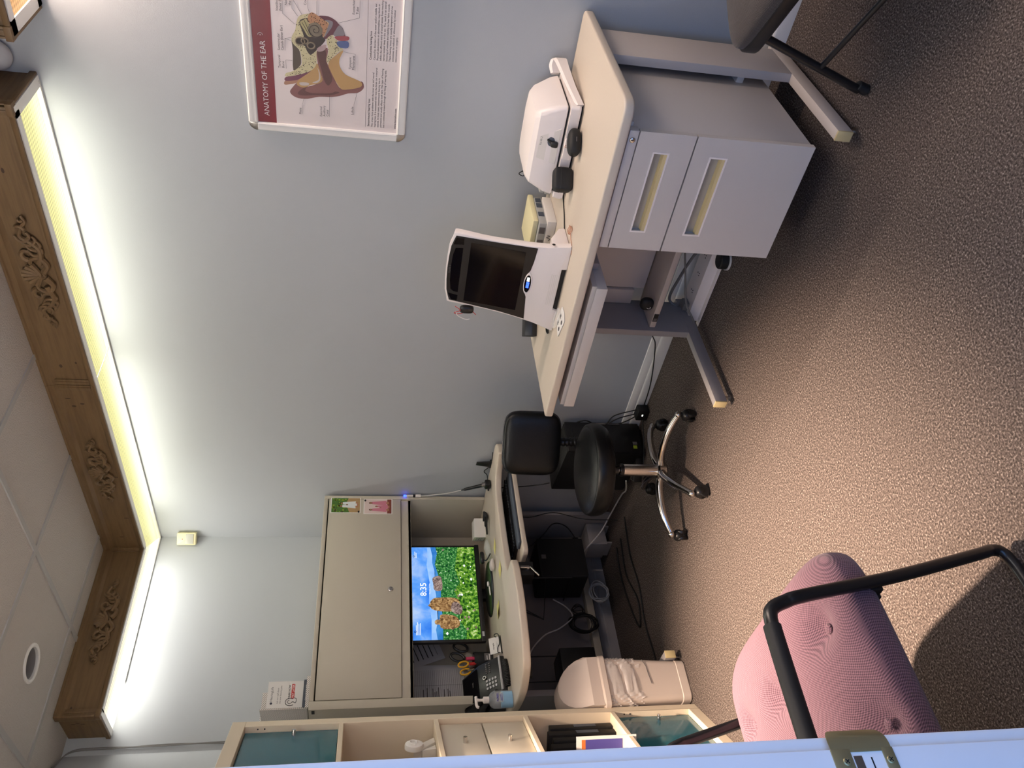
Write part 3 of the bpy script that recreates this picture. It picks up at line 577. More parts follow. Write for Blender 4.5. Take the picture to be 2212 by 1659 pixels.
# ------------------------------------------------------------------ test chamber
t=thing('test_chamber','white lidded test chamber with carry handle on the cream table','test box',(-.16,-2.68,TZ))
def rr4(x0,x1,y0,y1,z,r,zf=0): return [(a,b,z+zf*(a-x0)) for a,b in rrect(x1-x0,y1-y0,r,4,(x0+x1)/2,(y0+y1)/2)]
ld=MB().loft([rr4(-.283,-.045,-2.835,-2.512,.789,.012),rr4(-.286,-.042,-2.838,-2.508,.793,.012),rr4(-.283,-.045,-2.832,-2.514,.82,.016),rr4(-.268,-.055,-2.806,-2.535,.872,.022),rr4(-.255,-.065,-2.79,-2.55,.886,.024),rr4(-.225,-.085,-2.76,-2.58,.893,.03)])
ld=obj('lid',ld,'white_plastic',t,25)
fp=frame((-.277,-2.70,.835),(0,-1,0),(.28,0,1))
obj('lid_recess',MB().prism([(-.07,-.038),(.06,-.038),(.02,.028),(-.06,.03)],-.002,.0016,.0008,1,mx=fp),'white_plastic2',ld)
obj('name_text',MB().text('Verifit 2',fp@M.Translation((-.012,.019,.0019)),width=.032),'ink_grey',ld)
mic=obj('clip_microphone',MB().sell(.010,.013,.009,.5,.6,fp@M.Translation((.004,-.024,.008))).cyl(fp@V((.004,-.02,.006)),fp@V((.014,.002,.002)),.008,.003,n=14).lathe([(0,.002),(1,0)],20,1,fp@M.Translation((.008,-.012,.0014))@M.Diagonal((.020,.014,1,1))),['black_plastic','slate'],ld)
obj('shadow_gap',MB().loft([rr4(-.278,-.05,-2.83,-2.517,.781,.012),rr4(-.278,-.05,-2.83,-2.517,.790,.012)]).loft([rr4(-.285,-.04,-2.835,-2.512,.7405,.012),rr4(-.285,-.04,-2.835,-2.512,.750,.012)]),'black_matte',t)  # black bands stand in for the shaded gaps below lid and base
bs=MB().loft([rr4(-.300,-.030,-2.846,-2.500,.749,.014),rr4(-.302,-.030,-2.848,-2.498,.756,.014),rr4(-.298,-.034,-2.845,-2.502,.782,.014)])
bs.box((-.309,-2.735,.750),(-.296,-2.660,.783),.004)
obj('base',bs,'white_plastic',t,25)
HP=[(-.285,-2.846,.755),(-.20,-2.868,.775),(-.10,-2.888,.790),(-.045,-2.893,.795),(-.028,-2.885,.80),(-.026,-2.862,.805),(-.032,-2.838,.80)]
hw=[.012,.014,.018,.022,.022,.019,.015]; q=crom(HP,5); ww=[hw[min(i//5,6)]*(1-(i%5)/5)+hw[min(i//5+1,6)]*(i%5)/5 for i in range(len(q))]
mb=MB()
mb.loft([[p+V((-.008,-.006,-w_)),p+V((.006,.007,-w_)),p+V((.006,.009,w_*.6)),p+V((0,.003,w_)),p+V((-.009,-.005,w_*.6))] for p,w_ in zip(q,ww)])
obj('carry_handle',mb,'white_plastic',t,30)
# ------------------------------------------------------------------ small things on the table
ro=V((.703,-.711,0)); ri=V((.711,.703,0))
def case(nm,label,c,rx,ry,rz,e1,e2,extra=None):
    t=thing(nm,label,'case',(c[0],c[1],TZ),'black charging cases'); G=frame(c,ro,ri)
    obj('shell',MB().sell(rx,ry,rz,e1,e2,G),'black_matte',t); return t,G
t,G=case('charging_case','oval black charging case on the cream table in front of the test chamber',(-.345,-2.745,TZ+.0225),.046,.027,.0225,.75,.75)
obj('highlight_mark',MB().box((-.004,-.0285,-.003),(.011,-.0262,-.0005),.0005,mx=G),'ink_grey',t)  # grey bar put on as the highlight on the case front
obj('loop_tab',MB().tube([(-.012+.004*math.cos(a),.012,.0235+.005*math.sin(a)) for a in [i*.5 for i in range(13)]],.0009,6,mx=G),'copper',t)
t,G=case('charging_case','squarish black charging case standing on the cream table beside the oval case',(-.345,-2.605,TZ+.034),.041,.024,.034,.42,.42)
obj('lid_seam',MB().tube([(.0413*math.copysign(abs(math.cos(a))**.42,math.cos(a)),.0242*math.copysign(abs(math.sin(a))**.42,math.sin(a)),.010) for a in [2*PI*i/60 for i in range(60)]],.0006,5,closed=True,mx=G),'ink',t)
# carton with a plastic compartment box on it
t=thing('paper_carton','open white carton with handwriting behind the analyser display','carton',(-.18,-2.31,TZ))
obj('carton_body',MB().box((-.270,-2.388,TZ),(-.100,-2.215,TZ+.034),.002),'carton',t)
obj('handwriting',MB().tube(crom([(-.2715,-2.330,.765),(-.2715,-2.326,.755),(-.2715,-2.320,.768),(-.2715,-2.314,.754),(-.2715,-2.306,.758)],5),.0012,5).tube(crom([(-.2715,-2.29,.768),(-.2715,-2.285,.756),(-.2715,-2.28,.762),(-.2715,-2.27,.754)],5),.0012,5),'ink_grey',t)
t=thing('parts_box','cream lidded compartment box of hearing aid parts on the white carton','parts box',(-.17,-2.30,TZ+.034))
obj('tray',MB().box((-.265,-2.375,TZ+.034),(-.085,-2.22,TZ+.062),.003),'frost',t)
obj('lid',MB().box((-.245,-2.372,TZ+.062),(-.06,-2.215,TZ+.083),.005),'cream_plastic',t)
for i,(y,x) in enumerate(((-2.372,-.20),(-2.372,-.14),(-2.372,-.105))): obj('compartment',MB().box((x-.016,y-.005,TZ+.038),(x+.012,y-.003,TZ+.060),.0008),'slate',t)
for i,y in enumerate((-2.345,-2.29,-2.25)): obj('compartment',MB().box((-.268,y-.014,TZ+.038),(-.2655,y+.012,TZ+.060),.0008),'ink_grey',t)
solo('clear_container',MB().sell(.022,.02,.012,.4,.4,M.Translation((-.060,-2.405,TZ+.012))).sell(.020,.018,.010,.4,.4,M.Translation((-.058,-2.407,TZ+.034))),'frost','small frosted container beside the white carton near the wall','container')
mb=MB()
for i in range(3): mb.tube([(-.478+.010*math.cos(a)+.002*i,-2.492+.016*math.sin(a),TZ+.003+.003*i+.002*math.sin(3*a)) for a in [k_*.42 for k_ in range(16)]],.0012,6)
mb.tube(crom([(-.486,-2.482,TZ+.003),(-.50,-2.470,TZ+.002),(-.52,-2.466,TZ+.002),(-.545,-2.44,TZ+.002)],6),.0011,6)
solo('wire_coil',mb,'copper','small pinkish coil of thin wire by the right foot of the analyser display','wire')
mb=MB().tube(crom([(-.06,-2.50,.80),(-.05,-2.47,.842),(-.052,-2.452,.868),(-.055,-2.445,.850),(-.06,-2.47,.846),(-.085,-2.475,.80),(-.14,-2.505,.755),(-.24,-2.512,.743),(-.33,-2.485,.743),(-.385,-2.452,.743),(-.42,-2.43,.745)],8),.002,6)
solo('test_cable',mb,'black_matte','thin black cable looping from the test chamber to the analyser display','cable')
solo('looped_cable',MB().tube(crom([(-.44,-2.075,TZ+.012),(-.45,-2.045,TZ+.004),(-.475,-2.035,TZ+.003),(-.50,-2.05,TZ+.004),(-.512,-2.075,TZ+.010)],7),.0028,7),'black_matte','short black cable end curling out left of the analyser display','cable')
t=thing('battery_cards','two white earplug cards printed with black marks in front of the analyser display','cards',(-.61,-2.20,TZ))
cm=frame((-.614,-2.205,TZ+.001),(-.30,-.954,0),(.954,-.30,0))
obj('card',MB().prism(roundpoly([(-.055,-.032),(.045,-.032),(.055,.0),(.04,.035),(-.05,.035)],.004),0,.0025,.0006,1,mx=cm),'paper',t)
mb=MB()
for x in (-.03,.012): mb.lathe([(0,.0001),(1,0)],16,0,cm@M.Translation((x,-.014,.0028))@M.Diagonal((.010,.0075,1,1))); mb.box((x-.008,.006,.0026),(x-.003,.020,.003),mx=cm).box((x+.001,.008,.0026),(x+.008,.018,.003),mx=cm)
obj('printed_mark',mb,'ink',t)
obj('clear_sleeve',MB().sell(.05,.022,.006,.6,.6,cm@M.Translation((-.028,.03,.008))),'clear',t)
t=thing('clock_radio','black bedside style device with lit blue display behind the analyser display','device',(-.28,-1.90,TZ))
G=frame((-.285,-1.925,TZ),ro,ri)
obj('casing',MB().prism(roundpoly([(-.022,0),(-.026,.022),(-.016,.050),(.03,.052),(.032,0)],.004),-.062,.062,.003,2,mx=G@frame((0,0,0),(0,1,0),(0,0,1),(1,0,0))),'black_plastic',t)
obj('display_strip',MB().box((-.040,-.0275,.026),(.045,-.0245,.036),mx=G@M.Rotation(-.25,4,'X')),'screen_cyan',t)
# ------------------------------------------------------------------ under the table
t=thing('charging_case','black oval case with a white ring resting on the steel shelf below the table','case',(-.235,-2.0,.251),'black charging cases')
G=frame((-.232,-2.005,.279),(.2,-.98,0),(.98,.2,0)); obj('shell',MB().sell(.027,.018,.028,.75,.75,G),'black_matte',t)
obj('white_ring',MB().tube([(.010*math.cos(a)*.45-.010,-.0165,.008*math.sin(a)-.006) for a in [i*.45 for i in range(14)]],.0011,6,closed=True,mx=G),'paper',t)
t=thing('power_strip','long white metal power strip on the carpet against the baseboard','power strip',(-.13,-2.05,0))
obj('housing',MB().prism([(0,0),(.108,0),(.100,.046),(.004,.050)],-2.34,-1.885,.003,2,mx=frame((-.075,0,.004),(-1,0,0),(0,0,1),(0,1,0))).box((-.205,-2.35,.002),(-.180,-1.875,.006),.001),'white_plastic',t)
for y in (-2.28,-2.19,-2.10,-2.01): obj('outlet',MB().box((-.138,y-.007,.0520),(-.135,y-.004,.0545)).box((-.138,y+.004,.0518),(-.135,y+.007,.0545)).cyl((-.120,y,.0518),(-.120,y,.0535),.0028,n=12),'ink',t)
mb=MB().box((-.155,-1.955,.05),(-.110,-1.915,.078),.006).cyl((-.13,-1.918,.065),(-.11,-1.90,.085),.008,.005,n=12)
mb.tube(crom([(-.11,-1.90,.085),(-.085,-1.93,.12),(-.10,-2.05,.115),(-.13,-2.18,.105),(-.16,-2.28,.09),(-.18,-2.42,.08),(-.2,-2.6,.075)],8),.006,8)
solo('grey_power_cord',mb,'grey_cable','thick grey power cord plugged into the white strip, running behind the pedestal','cord')
mb=MB().tube(crom([(-.17,-2.56,.10),(-.155,-2.36,.16),(-.135,-2.24,.155),(-.155,-2.12,.125),(-.19,-1.99,.09),(-.22,-1.92,.045),(-.23,-1.87,.03),(-.25,-1.852,.06),(-.22,-1.846,.14),(-.17,-1.842,.17),(-.13,-1.845,.18)],8),.0042,8)
solo('hanging_cord',mb,'grey_cable','thin grey cord looping over the far leg of the cream table','cord')
mb=MB().tube(crom([(-.15,-1.855,.27),(-.13,-1.82,.20),(-.08,-1.70,.13),(-.04,-1.60,.08),(-.03,-1.35,.03),(-.03,-1.14,.02)],8),.003,7).tube(crom([(-.15,-1.855,.27),(-.12,-1.83,.21),(-.07,-1.80,.15),(-.04,-1.815,.10)],8),.0025,7)
solo('thin_black_cable',mb,'black_matte','thin black cable dropping from the cream table and along the baseboard','cable')
# ------------------------------------------------------------------ corner desk with steel hutch
t=thing('corner_desk','cream topped corner desk with a sunken keyboard bay below the steel hutch','desk',(-.65,-.45,0))
dp=[(-.014,-.02),(-.014,-.862),(-.055,-.905),(-.125,-.918),(-.150,-.80),(-.20,-.737),(-.31,-.731),(-.55,-.745),(-.68,-.765),(-.742,-.795),(-.742,-.905),(-.80,-.932),(-.97,-.955),(-1.17,-.935),(-1.258,-.912),(-1.305,-.79),(-1.308,-.70),(-1.285,-.52),(-1.20,-.25),(-1.165,-.02)]
dp=roundpoly(dp,[0,.04,.03,.02,.05,.06,.05,.1,.1,.03,.02,.06,.1,.15,.06,.05,.05,.1,.1,0],5)
obj('desktop',MB().prism(dp,TZ-.034,TZ,.008,3),'laminate',t)
obj('modesty_panel',MB().box((-1.15,-.062,.17),(-.03,-.05,.705)),'desk_dark',t)
obj('cable_ledge',MB().box((-1.15,-.112,.130),(-.03,-.05,.17),.003),'hutch_dark',t)
obj('support_panel',MB().box((-.085,-.34,.0),(-.060,-.115,.705),.002).box((-.0855,-.305,.44),(-.0845,-.300,.55)),'desk_metal',t)
l=obj('leg',MB().box((-1.185,-.46,.07),(-1.155,-.24,.705),.003).box((-1.186,-.80,.03),(-1.154,-.10,.078),.003),'desk_metal',t)
obj('foot_cap',MB().box((-1.187,-.806,.031),(-1.153,-.799,.0785),.002),'cap_beige',l)
obj('glide',MB().cyl((-1.17,-.77,0),(-1.17,-.77,.007),.014,n=20).cyl((-1.17,-.77,.007),(-1.17,-.77,.032),.005,n=12),'steel',l)
obj('under_rail',MB().box((-1.25,-.80,.682),(-.80,-.775,.706),.002).box((-1.25,-.20,.682),(-.80,-.175,.706),.002),'black_matte',t)
# keyboard tray on its arm
t=thing('keyboard_tray','pale laminate keyboard tray hanging in the bay of the corner desk','keyboard tray',(-.36,-.68,.635))
tp=roundpoly([(-.075,-.555),(-.075,-.785),(-.36,-.80),(-.57,-.815),(-.655,-.83),(-.640,-.66),(-.58,-.56)],[.02,.04,0,0,.045,.05,.03],6)
obj('tray_board',MB().prism(tp,.630,.655,.006,3),'laminate',t)
a=obj('support_arm',MB().box((-.50,-.60,.606),(-.28,-.40,.629),.003).box((-.47,-.45,.64),(-.31,-.15,.70),.003),'black_matte',t)
obj('clamp_plate',MB().box((-.76,-.80,.625),(-.66,-.72,.632)).box((-.80,-.86,.628),(-.73,-.78,.700),.002),'black_plastic',t)
obj('clamp_knob',MB().cyl((-.765,-.87,.650),(-.765,-.87,.692),.007,n=14).cyl((-.765,-.87,.645),(-.82,-.885,.612),.0055,n=12).cyl((-.765,-.868,.655),(-.765,-.84,.655),.009,n=14),'chrome',t)
t=thing('keyboard','black computer keyboard on the sunken keyboard tray','keyboard',(-.34,-.66,.655))
kc=frame((-.345,-.662,.655),(-1,-.055,0),(.055,-1,0))
obj('base',MB().prism(roundpoly([(-.225,-.072),(.225,-.072),(.225,.072),(-.225,.072)],.01),0,.014,.004,2,mx=kc),'black_plastic',t)
mb=MB(); rk=random.Random(5)
for r in range(6):
    y=-.060+.0215*r; x=-.216
    while x<.205:
        w_=.0165 if not (r==0 and -.10<x<.02) else .10
        w_=min(w_,.214-x); mb.box((x,y,.012),(x+w_,y+.0175,.0225+.0012*abs(r-2.5)),.002,1,mx=kc@frame((0,0,0),(-1,0,0),(0,-1,0))); x+=w_+.0028
obj('keycaps',mb,'keycap',t); 
solo('palm_rest',MB().prism(roundpoly([(-.235,-.033),(.235,-.033),(.235,.030),(-.235,.030)],.012),0,.014,.006,3,mx=frame((-.355,-.765,.655),(1,.045,0),(-.045,1,0))),'slate','dark grey foam palm rest on the tray in front of the keyboard','palm rest')
# hutch
HX0,HX1,HY=-1.188,-.014,-.41
t=thing('desk_hutch','beige steel overhead cabinet standing on the corner desk','cabinet',(-.60,-.22,TZ))
obj('side_panel',MB().box((HX1-.022,HY,TZ),(HX1,-.03,1.612),.003),'hutch_metal',t)
obj('side_panel',MB().box((HX0,HY,TZ),(HX0+.040,-.03,1.612),.003).box((HX0-.002,-.40,1.585),(HX0+.001,-.37,1.598),mi=1),['hutch_metal','black_matte'],t)
obj('top_panel',MB().box((HX0+.040,HY,1.592),(HX1-.022,-.03,1.612),.003),'hutch_metal',t)
obj('bottom_panel',MB().box((HX0+.04,-.398,1.150),(HX1-.022,-.03,1.166),.002).box((HX0+.04,-.398,1.150),(HX1-.022,-.384,1.203),.002),'hutch_metal',t)
obj('back_panel',MB().box((HX0+.04,-.045,TZ),(HX1-.022,-.033,1.592)).box((-.19,-.049,TZ+.05),(-.186,-.045,1.15)).box((-.185,-.052,TZ),(-.16,-.045,TZ+.13)).lathe([(0,.001),(.008,0)],14,1,frame((-.205,-.045,.880),(1,0,0),(0,0,1))),['hutch_dark','black_matte'],t)
dr=obj('door',MB().box((HX0+.043,HY,1.205),(HX1-.024,HY+.020,1.586),.002),'hutch_metal',t)
obj('lock',MB().lathe([(0,.003),(.008,.003),(.009,.005),(.013,.004),(.0145,0)],28,0,BW(-.594,HY,1.257)).box((-.001,-.005,.003),(.001,.005,.0036),mi=1,mx=BW(-.594,HY,1.257)),['chrome','black_matte'],dr)
# photographs on the hutch door
def photo(nm,label,x0,x1,z0,z1,draw,mg):
    t=thing(nm,label,'photo print',((x0+x1)/2,HY-.001,z0),'photo prints on the hutch door'); G=BW(x0,HY-.0008,z0); w,h=x1-x0,z1-z0
    obj('print_paper',MB().box((0,0,0),(w,h,.0004),mx=G),'paper',t)
    mb=MB(); nm_=[]
    def P(pts,m_,dz):
        if m_ not in nm_: nm_.append(m_)
        mb.poly([(x*w,y*h,.0005+dz*.0001) for x,y in pts],nm_.index(m_),G)
    draw(P); obj('picture',mb,nm_,t)
    obj('magnet',MB().cyl(G@V((mg[0]*w,mg[1]*h,.0004)),G@V((mg[0]*w,mg[1]*h,.005)),.005,n=16),'black_plastic',t)
def fig(P,cx,y0,y1,wd,dress,dz):
    h=y1-y0; P([(cx-wd,y0+.12*h),(cx-wd*.55,y0+.72*h),(cx-wd*.5,y0+.84*h),(cx+wd*.5,y0+.84*h),(cx+wd*.6,y0+.7*h),(cx+wd,y0+.12*h)],dress,dz)
    P([(cx-wd*.5,y0),(cx-wd*.4,y0+.13*h),(cx+wd*.4,y0+.13*h),(cx+wd*.5,y0)],'p_skin',dz+.5)
    P([(cx+wd*.42*math.cos(a),y0+.91*h+.09*h*math.sin(a)) for a in [i*.63 for i in range(10)]],'p_hair',dz+1)
    P([(cx+wd*.28*math.cos(a),y0+.90*h+.06*h*math.sin(a)) for a in [i*.63 for i in range(10)]],'p_skin',dz+2)
def d1(P):
    P([(.03,.03),(.97,.03),(.97,.97),(.03,.97)],'p_green',0); P([(.03,.03),(.97,.03),(.97,.42),(.60,.5),(.03,.38)],'p_tan',1)
    rq=random.Random(2)
    for i in range(40):
        x,y,a=rq.uniform(.05,.92),rq.uniform(.5,.94),rq.uniform(.02,.06); P([(x+a*math.cos(k_),y+a*.7*math.sin(k_)) for k_ in (0,1.2,2.4,3.6,4.8)],'p_leaf' if i%3 else 'p_hair',1.2)
    fig(P,.44,.10,.72,.15,'p_white',3); fig(P,.62,.10,.70,.14,'p_white',6); fig(P,.53,.08,.5,.08,'p_white',9)
def d2(P):
    P([(.03,.03),(.97,.03),(.97,.97),(.03,.97)],'p_wall',0); P([(.03,.03),(.97,.03),(.97,.18),(.03,.18)],'p_floor',1)
    fig(P,.28,.12,.82,.15,'p_pink',3); fig(P,.72,.12,.82,.16,'p_pink',6); fig(P,.50,.10,.6,.10,'p_pink',9); fig(P,.42,.1,.45,.07,'p_pink',12)
photo('photo_print','photo of people in pale dresses among greenery, upper print on the hutch door',-.130,-.030,1.418,1.577,d1,(.06,.07))
photo('photo_print','photo of people in pink clothes against a white wall, lower print on the hutch door',-.137,-.037,1.250,1.403,d2,(.88,.95))
# brochure holder on the hutch
t=thing('brochure_holder','white perforated brochure holder on top of the hutch','holder',(-1.09,-.32,1.612))
BX=-1.165
mb=MB().box((BX,-.375,1.612),(BX+.004,-.25,1.822)).box((BX,-.252,1.612),(-1.03,-.248,1.83)).box((BX,-.385,1.612),(-1.03,-.25,1.617)).box((BX,-.388,1.612),(-1.02,-.384,1.628))
obj('shell',mb,'perforated',t)
obj('front_lip',MB().box((BX+.004,-.383,1.617),(-1.035,-.379,1.640)),'slate',t)
obj('lip_text',MB().text('Some exclusions apply',BW(-1.13,-.3832,1.627),width=.07),'paper',t)
t=thing('brochure','white brochure card with a red PAY LATER banner in the perforated holder','brochure',(-1.09,-.37,1.617))
G=BW(-1.155,-.366,1.63); bc=obj('card',MB().box((0,-.012,0),(.122,.166,.0012),mx=G).box((0,-.012,0),(.122,.012,.0014),mi=1,mx=G),['paper','navy'],t)
mb=MB().text('HearingLife',G@M.Translation((.030,.143,.0014)),width=.066).lathe([(0,.0003),(.0055,0)],16,0,G@M.Translation((.022,.147,.0014)))
obj('logo_text',mb,'navy',bc)
mb=MB()
for s_,y,w_ in (('Ask our staff about',.118,.072),('the new financing plan',.106,.082)): mb.text(s_,G@M.Translation((.020,y,.0014)),width=w_)
mb.text('HEAR NOW',G@M.Translation((.042,.068,.0014)),width=.062,bold=.02)
mb.tube([(.026+.017*math.cos(a)*(1-.0*a),.066+.020*math.sin(a),.0016) for a in [-.6+.25*i for i in range(19)]],.0014,5,mx=G).tube(crom([(.034,.069,.0016),(.028,.078,.0016),(.018,.070,.0016),(.022,.060,.0016),(.027,.054,.0016),(.022,.042,.0016),(.040,.040,.0016),(.044,.052,.0016)],5),.0012,5,mx=G)
obj('ear_logo',mb,'ink',bc)
obj('red_banner',MB().prism(rrect(.068,.014,.004,4,.075,.056),.0013,.0018,mx=G),'red',bc)
obj('banner_text',MB().text('PAY LATER',G@M.Translation((.045,.0515,.0020)),width=.060,bold=.02),'paper',bc)
# monitor
t=thing('computer_monitor','black flat monitor under the hutch showing rocks and green hills','monitor',(-.53,-.30,TZ))
G=BW(-.796,-.25,.775); W_,H_=.562,.370
obj('housing',MB().box((-.006,-.004,-.024),(W_+.006,H_+.002,0),.004,mx=G).box((-.006,-.004,-.001),(W_+.006,.018,.004),.001,mx=G),'black_plastic',t)
obj('stand_neck',MB().box((W_/2-.03,-.034,-.060),(W_/2+.03,.18,-.0245),.004,mx=G),'black_plastic',t)
obj('stand_base',MB().lathe([(0,.012),(.85,.010),(.97,.007),(1,.003),(1,0),(0,0)],48,0,M.Translation((-.545,-.32,TZ))@M.Diagonal((.150,.115,1,1))),'black_plastic',t)
obj('energy_sticker',MB().box((.022,.003,.004),(.048,.014,.0045),mx=G),'paper_grey',t)
def emis(name,fn):
    m=bpy.data.materials.new(name); m.use_nodes=True; MATS[name]=m; nt=m.node_tree; nt.nodes.clear(); k=NT(m); k.obj()
    e=k.n('ShaderNodeEmission'); c=fn(k)
    if isinstance(c,tuple): e.inputs[0].default_value=(*c,1)
    else: k.link(c,e.inputs[0])
    e.inputs[1].default_value=.95
    o=k.n('ShaderNodeOutputMaterial'); k.link(e.outputs[0],o.inputs[0])
emis('s_sky',lambda k:k.ramp(k.noise(9,5,.3),[(.35,rgb(50,120,226)),(.52,rgb(90,154,238)),(.68,rgb(170,196,236))]))
emis('s_haze',lambda k:k.ramp(k.noise(14,3),[(.35,rgb(128,176,240)),(.65,rgb(160,198,246))]))
emis('s_hill',lambda k:k.ramp(k.noise(30,3),[(.3,rgb(36,104,184)),(.7,rgb(70,140,206))]))
emis('s_bush',lambda k:k.ramp(k.noise(95,5,.5),[(.32,rgb(14,50,28)),(.48,rgb(40,104,50)),(.6,rgb(84,150,74)),(.72,rgb(190,214,180))]))
emis('s_grass',lambda k:k.ramp(k.noise(70,6,.4),[(.34,rgb(18,46,18)),(.45,rgb(58,112,34)),(.58,rgb(118,164,50)),(.72,rgb(214,222,170))]))
emis('s_rock',lambda k:k.ramp(k.noise(60,5,1.2),[(.3,rgb(56,38,26)),(.48,rgb(140,104,66)),(.66,rgb(196,160,110))]))
emis('s_rock2',lambda k:k.ramp(k.noise(60,5,1.2),[(.3,rgb(60,48,46)),(.48,rgb(128,106,100)),(.66,rgb(176,156,146))]))
emis('s_white',lambda k:(.95,.97,1))
emis('s_icon',lambda k:rgb(10,30,80))
X0,Y0,WW,HH=.008,.022,W_-.016,H_-.028
def S(u,v,d=0): return (X0+u*WW,Y0+v*HH,.0012+d*.00012)
mb=MB(); sm=['s_sky','s_haze','s_hill','s_bush','s_grass','s_rock','s_rock2','s_white','s_icon']
def sp(P,m_,d,smooth=True):
    q=[(p.x,p.y) for p in crom([(a,b,0) for a,b in P],4,True)] if smooth else P
    mb.poly([S(min(1,max(0,a)),min(1,max(0,b)),d) for a,b in q],sm.index(m_),G)
sp([(0,.68),(1,.72),(1,1),(0,1)],'s_sky',0,False)
sp([(0,.62),(1,.66),(1,.755),(.9,.75),(.8,.77),(.6,.73),(.4,.75),(.2,.72),(0,.73)],'s_haze',1,False)
sp([(0,.5),(1,.55),(1,.70),(.9,.675),(.82,.68),(.7,.64),(.55,.655),(.35,.62),(.2,.62),(.1,.66),(0,.64)],'s_hill',2,False)
sp([(0,.1),(1,.2),(1,.62),(.93,.60),(.8,.64),(.7,.60),(.55,.56),(.4,.57),(.2,.55),(0,.56)],'s_bush',3,False)
sp([(0,0),(1,0),(1,.26),(.9,.29),(.75,.33),(.6,.26),(.5,.36),(.35,.27),(.2,.30),(.08,.2),(0,.22)],'s_grass',4,False)
sp([(.12,.33),(.105,.5),(.12,.585),(.15,.60),(.155,.66),(.185,.675),(.205,.64),(.205,.60),(.25,.585),(.255,.5),(.235,.36),(.18,.30)],'s_rock',6)
sp([(.30,.30),(.285,.45),(.29,.6),(.31,.70),(.335,.735),(.35,.765),(.37,.74),(.40,.72),(.43,.66),(.435,.52),(.43,.38),(.40,.29)],'s_rock',6)
sp([(.26,.27),(.26,.36),(.30,.42),(.37,.40),(.385,.33),(.33,.25)],'s_rock2',7)
sp([(.51,.555),(.505,.63),(.53,.67),(.58,.675),(.64,.685),(.665,.64),(.67,.57),(.63,.54),(.55,.535)],'s_rock2',6)
rq=random.Random(11)
for i in range(34):
    u,v,a=rq.uniform(.02,.97),rq.uniform(.03,.5),rq.uniform(.004,.014); sp([(u-a,v),(u,v+a*1.6),(u+a*1.2,v+a*.4),(u+.3*a,v-a)],'s_white' if i%2 else 's_rock2',5)
scn=obj('screen',mb,sm,t)
obj('clock_text',MB().text('8:35',G@M.Translation(S(.452,.785,9)),width=.142*WW*.98,bold=.01),'s_white',scn)
obj('date_text',MB().text('Thursday, 30 May',G@M.Translation(S(.472,.725,9)),width=.115*WW),'s_white',scn)
for blk in (((.05,.945,.10),(.05,.925,.13),(.05,.905,.11),(.05,.885,.12)),((.875,.945,.075),(.875,.925,.06))):
    mb=MB()
    for u,v,w_ in blk: mb.box((X0+u*WW,Y0+v*HH,.0022),(X0+(u+w_)*WW,Y0+(v+.008)*HH,.0023),mx=G)
    obj('screen_text',mb,'s_white',scn)
mb=MB()
for u,v in ((.085,.965),(.895,.965)): mb.tube([(X0+u*WW+.005*math.cos(a),Y0+v*HH+.005*math.sin(a),.0024) for a in [i*.5 for i in range(13)]],.001,5,closed=True,mx=G)
obj('screen_icon',mb,'s_icon',scn)
# papers pinned behind the desk
def sheet(label,pts,y,lines,txt):
    t=thing('pinned_sheet',label,'paper',(pts[0][0],y,min(p[1] for p in pts))); 
    obj('paper',MB().poly([(a,y,b) for a,b in pts]).poly([(a,y+.0006,b) for a,b in pts[::-1]]),'paper_grey',t)
    mb=MB()
    for (a,b),(c,d),r in lines: mb.tube([(a,y-.001,b),(c,y-.001,d)],r,4)
    obj('print',mb,txt,t)
o_=V((-.812,0,1.10)); ux=V((.93,0,.36)); uz=V((-.30,0,.95))
def q_(a,b): v=o_+ux*a+uz*b; return (v.x,v.z)
sheet('tilted sheet with thick black bars on the wall panel left of the monitor',[q_(-.02,-.14),q_(.19,-.14),q_(.19,.04),q_(-.02,.04)],-.058,[(q_(.01,.02-.026*i),q_(.17,.02-.026*i),.0022 if i<5 else .0008) for i in range(6)],'ink')
ln=[((-1.135,1.12-.0095*i),(-.85,1.12-.0095*i+.004),.0005) for i in range(26)]+[((x,1.125),(x,.875),.0005) for x in (-1.13,-1.07,-1.0,-.93)]
rz=random.Random(4)
for i in range(60): 
    a=rz.choice((-1.12,-1.06,-.99)); b=1.115-.0095*rz.randrange(24); ln.append(((a,b),(a+rz.uniform(.02,.05),b+.0006),.0016))
sheet('large printed list of names on the wall panel behind the desk phone',[(-1.14,.865),(-.825,.870),(-.822,1.135),(-1.14,1.135)],-.052,ln,'ink_grey')
# desk things
def grp(nm,label,cat,loc): return thing(nm,label,cat,loc)
t=grp('small_carton','white cardboard box at the back of the desk right of the monitor','box',(-.17,-.30,TZ))
c5=frame((-.165,-.31,TZ),(.93,-.36,0),(.36,.93,0)); obj('box_body',MB().box((-.055,-.05,0),(.05,.05,.062),.002,mx=c5).box((-.055,-.0505,.0),(.05,-.0498,.060),mx=c5),'carton',t)
obj('printed_panel',MB().box((-.0556,-.04,.008),(-.0552,.04,.05),mx=c5).box((-.0557,-.03,.03),(-.0553,.02,.034),mi=1,mx=c5).box((-.0557,-.03,.02),(-.0553,.03,.023),mi=1,mx=c5),['paper_grey','ink_grey'],t)
mb=MB().tube(crom([(-.19,-.45,TZ+.006),(-.20,-.49,TZ+.01),(-.26,-.50,TZ+.018),(-.29,-.45,TZ+.012),(-.25,-.42,TZ+.006),(-.20,-.44,TZ+.012),(-.21,-.48,TZ+.02),(-.27,-.49,TZ+.024)],8,True),.0045,7,closed=True)
for i in range(5): mb.tube([(-.185+.018*math.cos(a+i),-.46+.02*math.sin(a+i*.7),TZ+.008+.004*i) for a in [j*.6 for j in range(11)]],.003,6)
solo('cable_bundle',mb,'black_matte','black bundled cable on the desk in front of the small white box','cable')
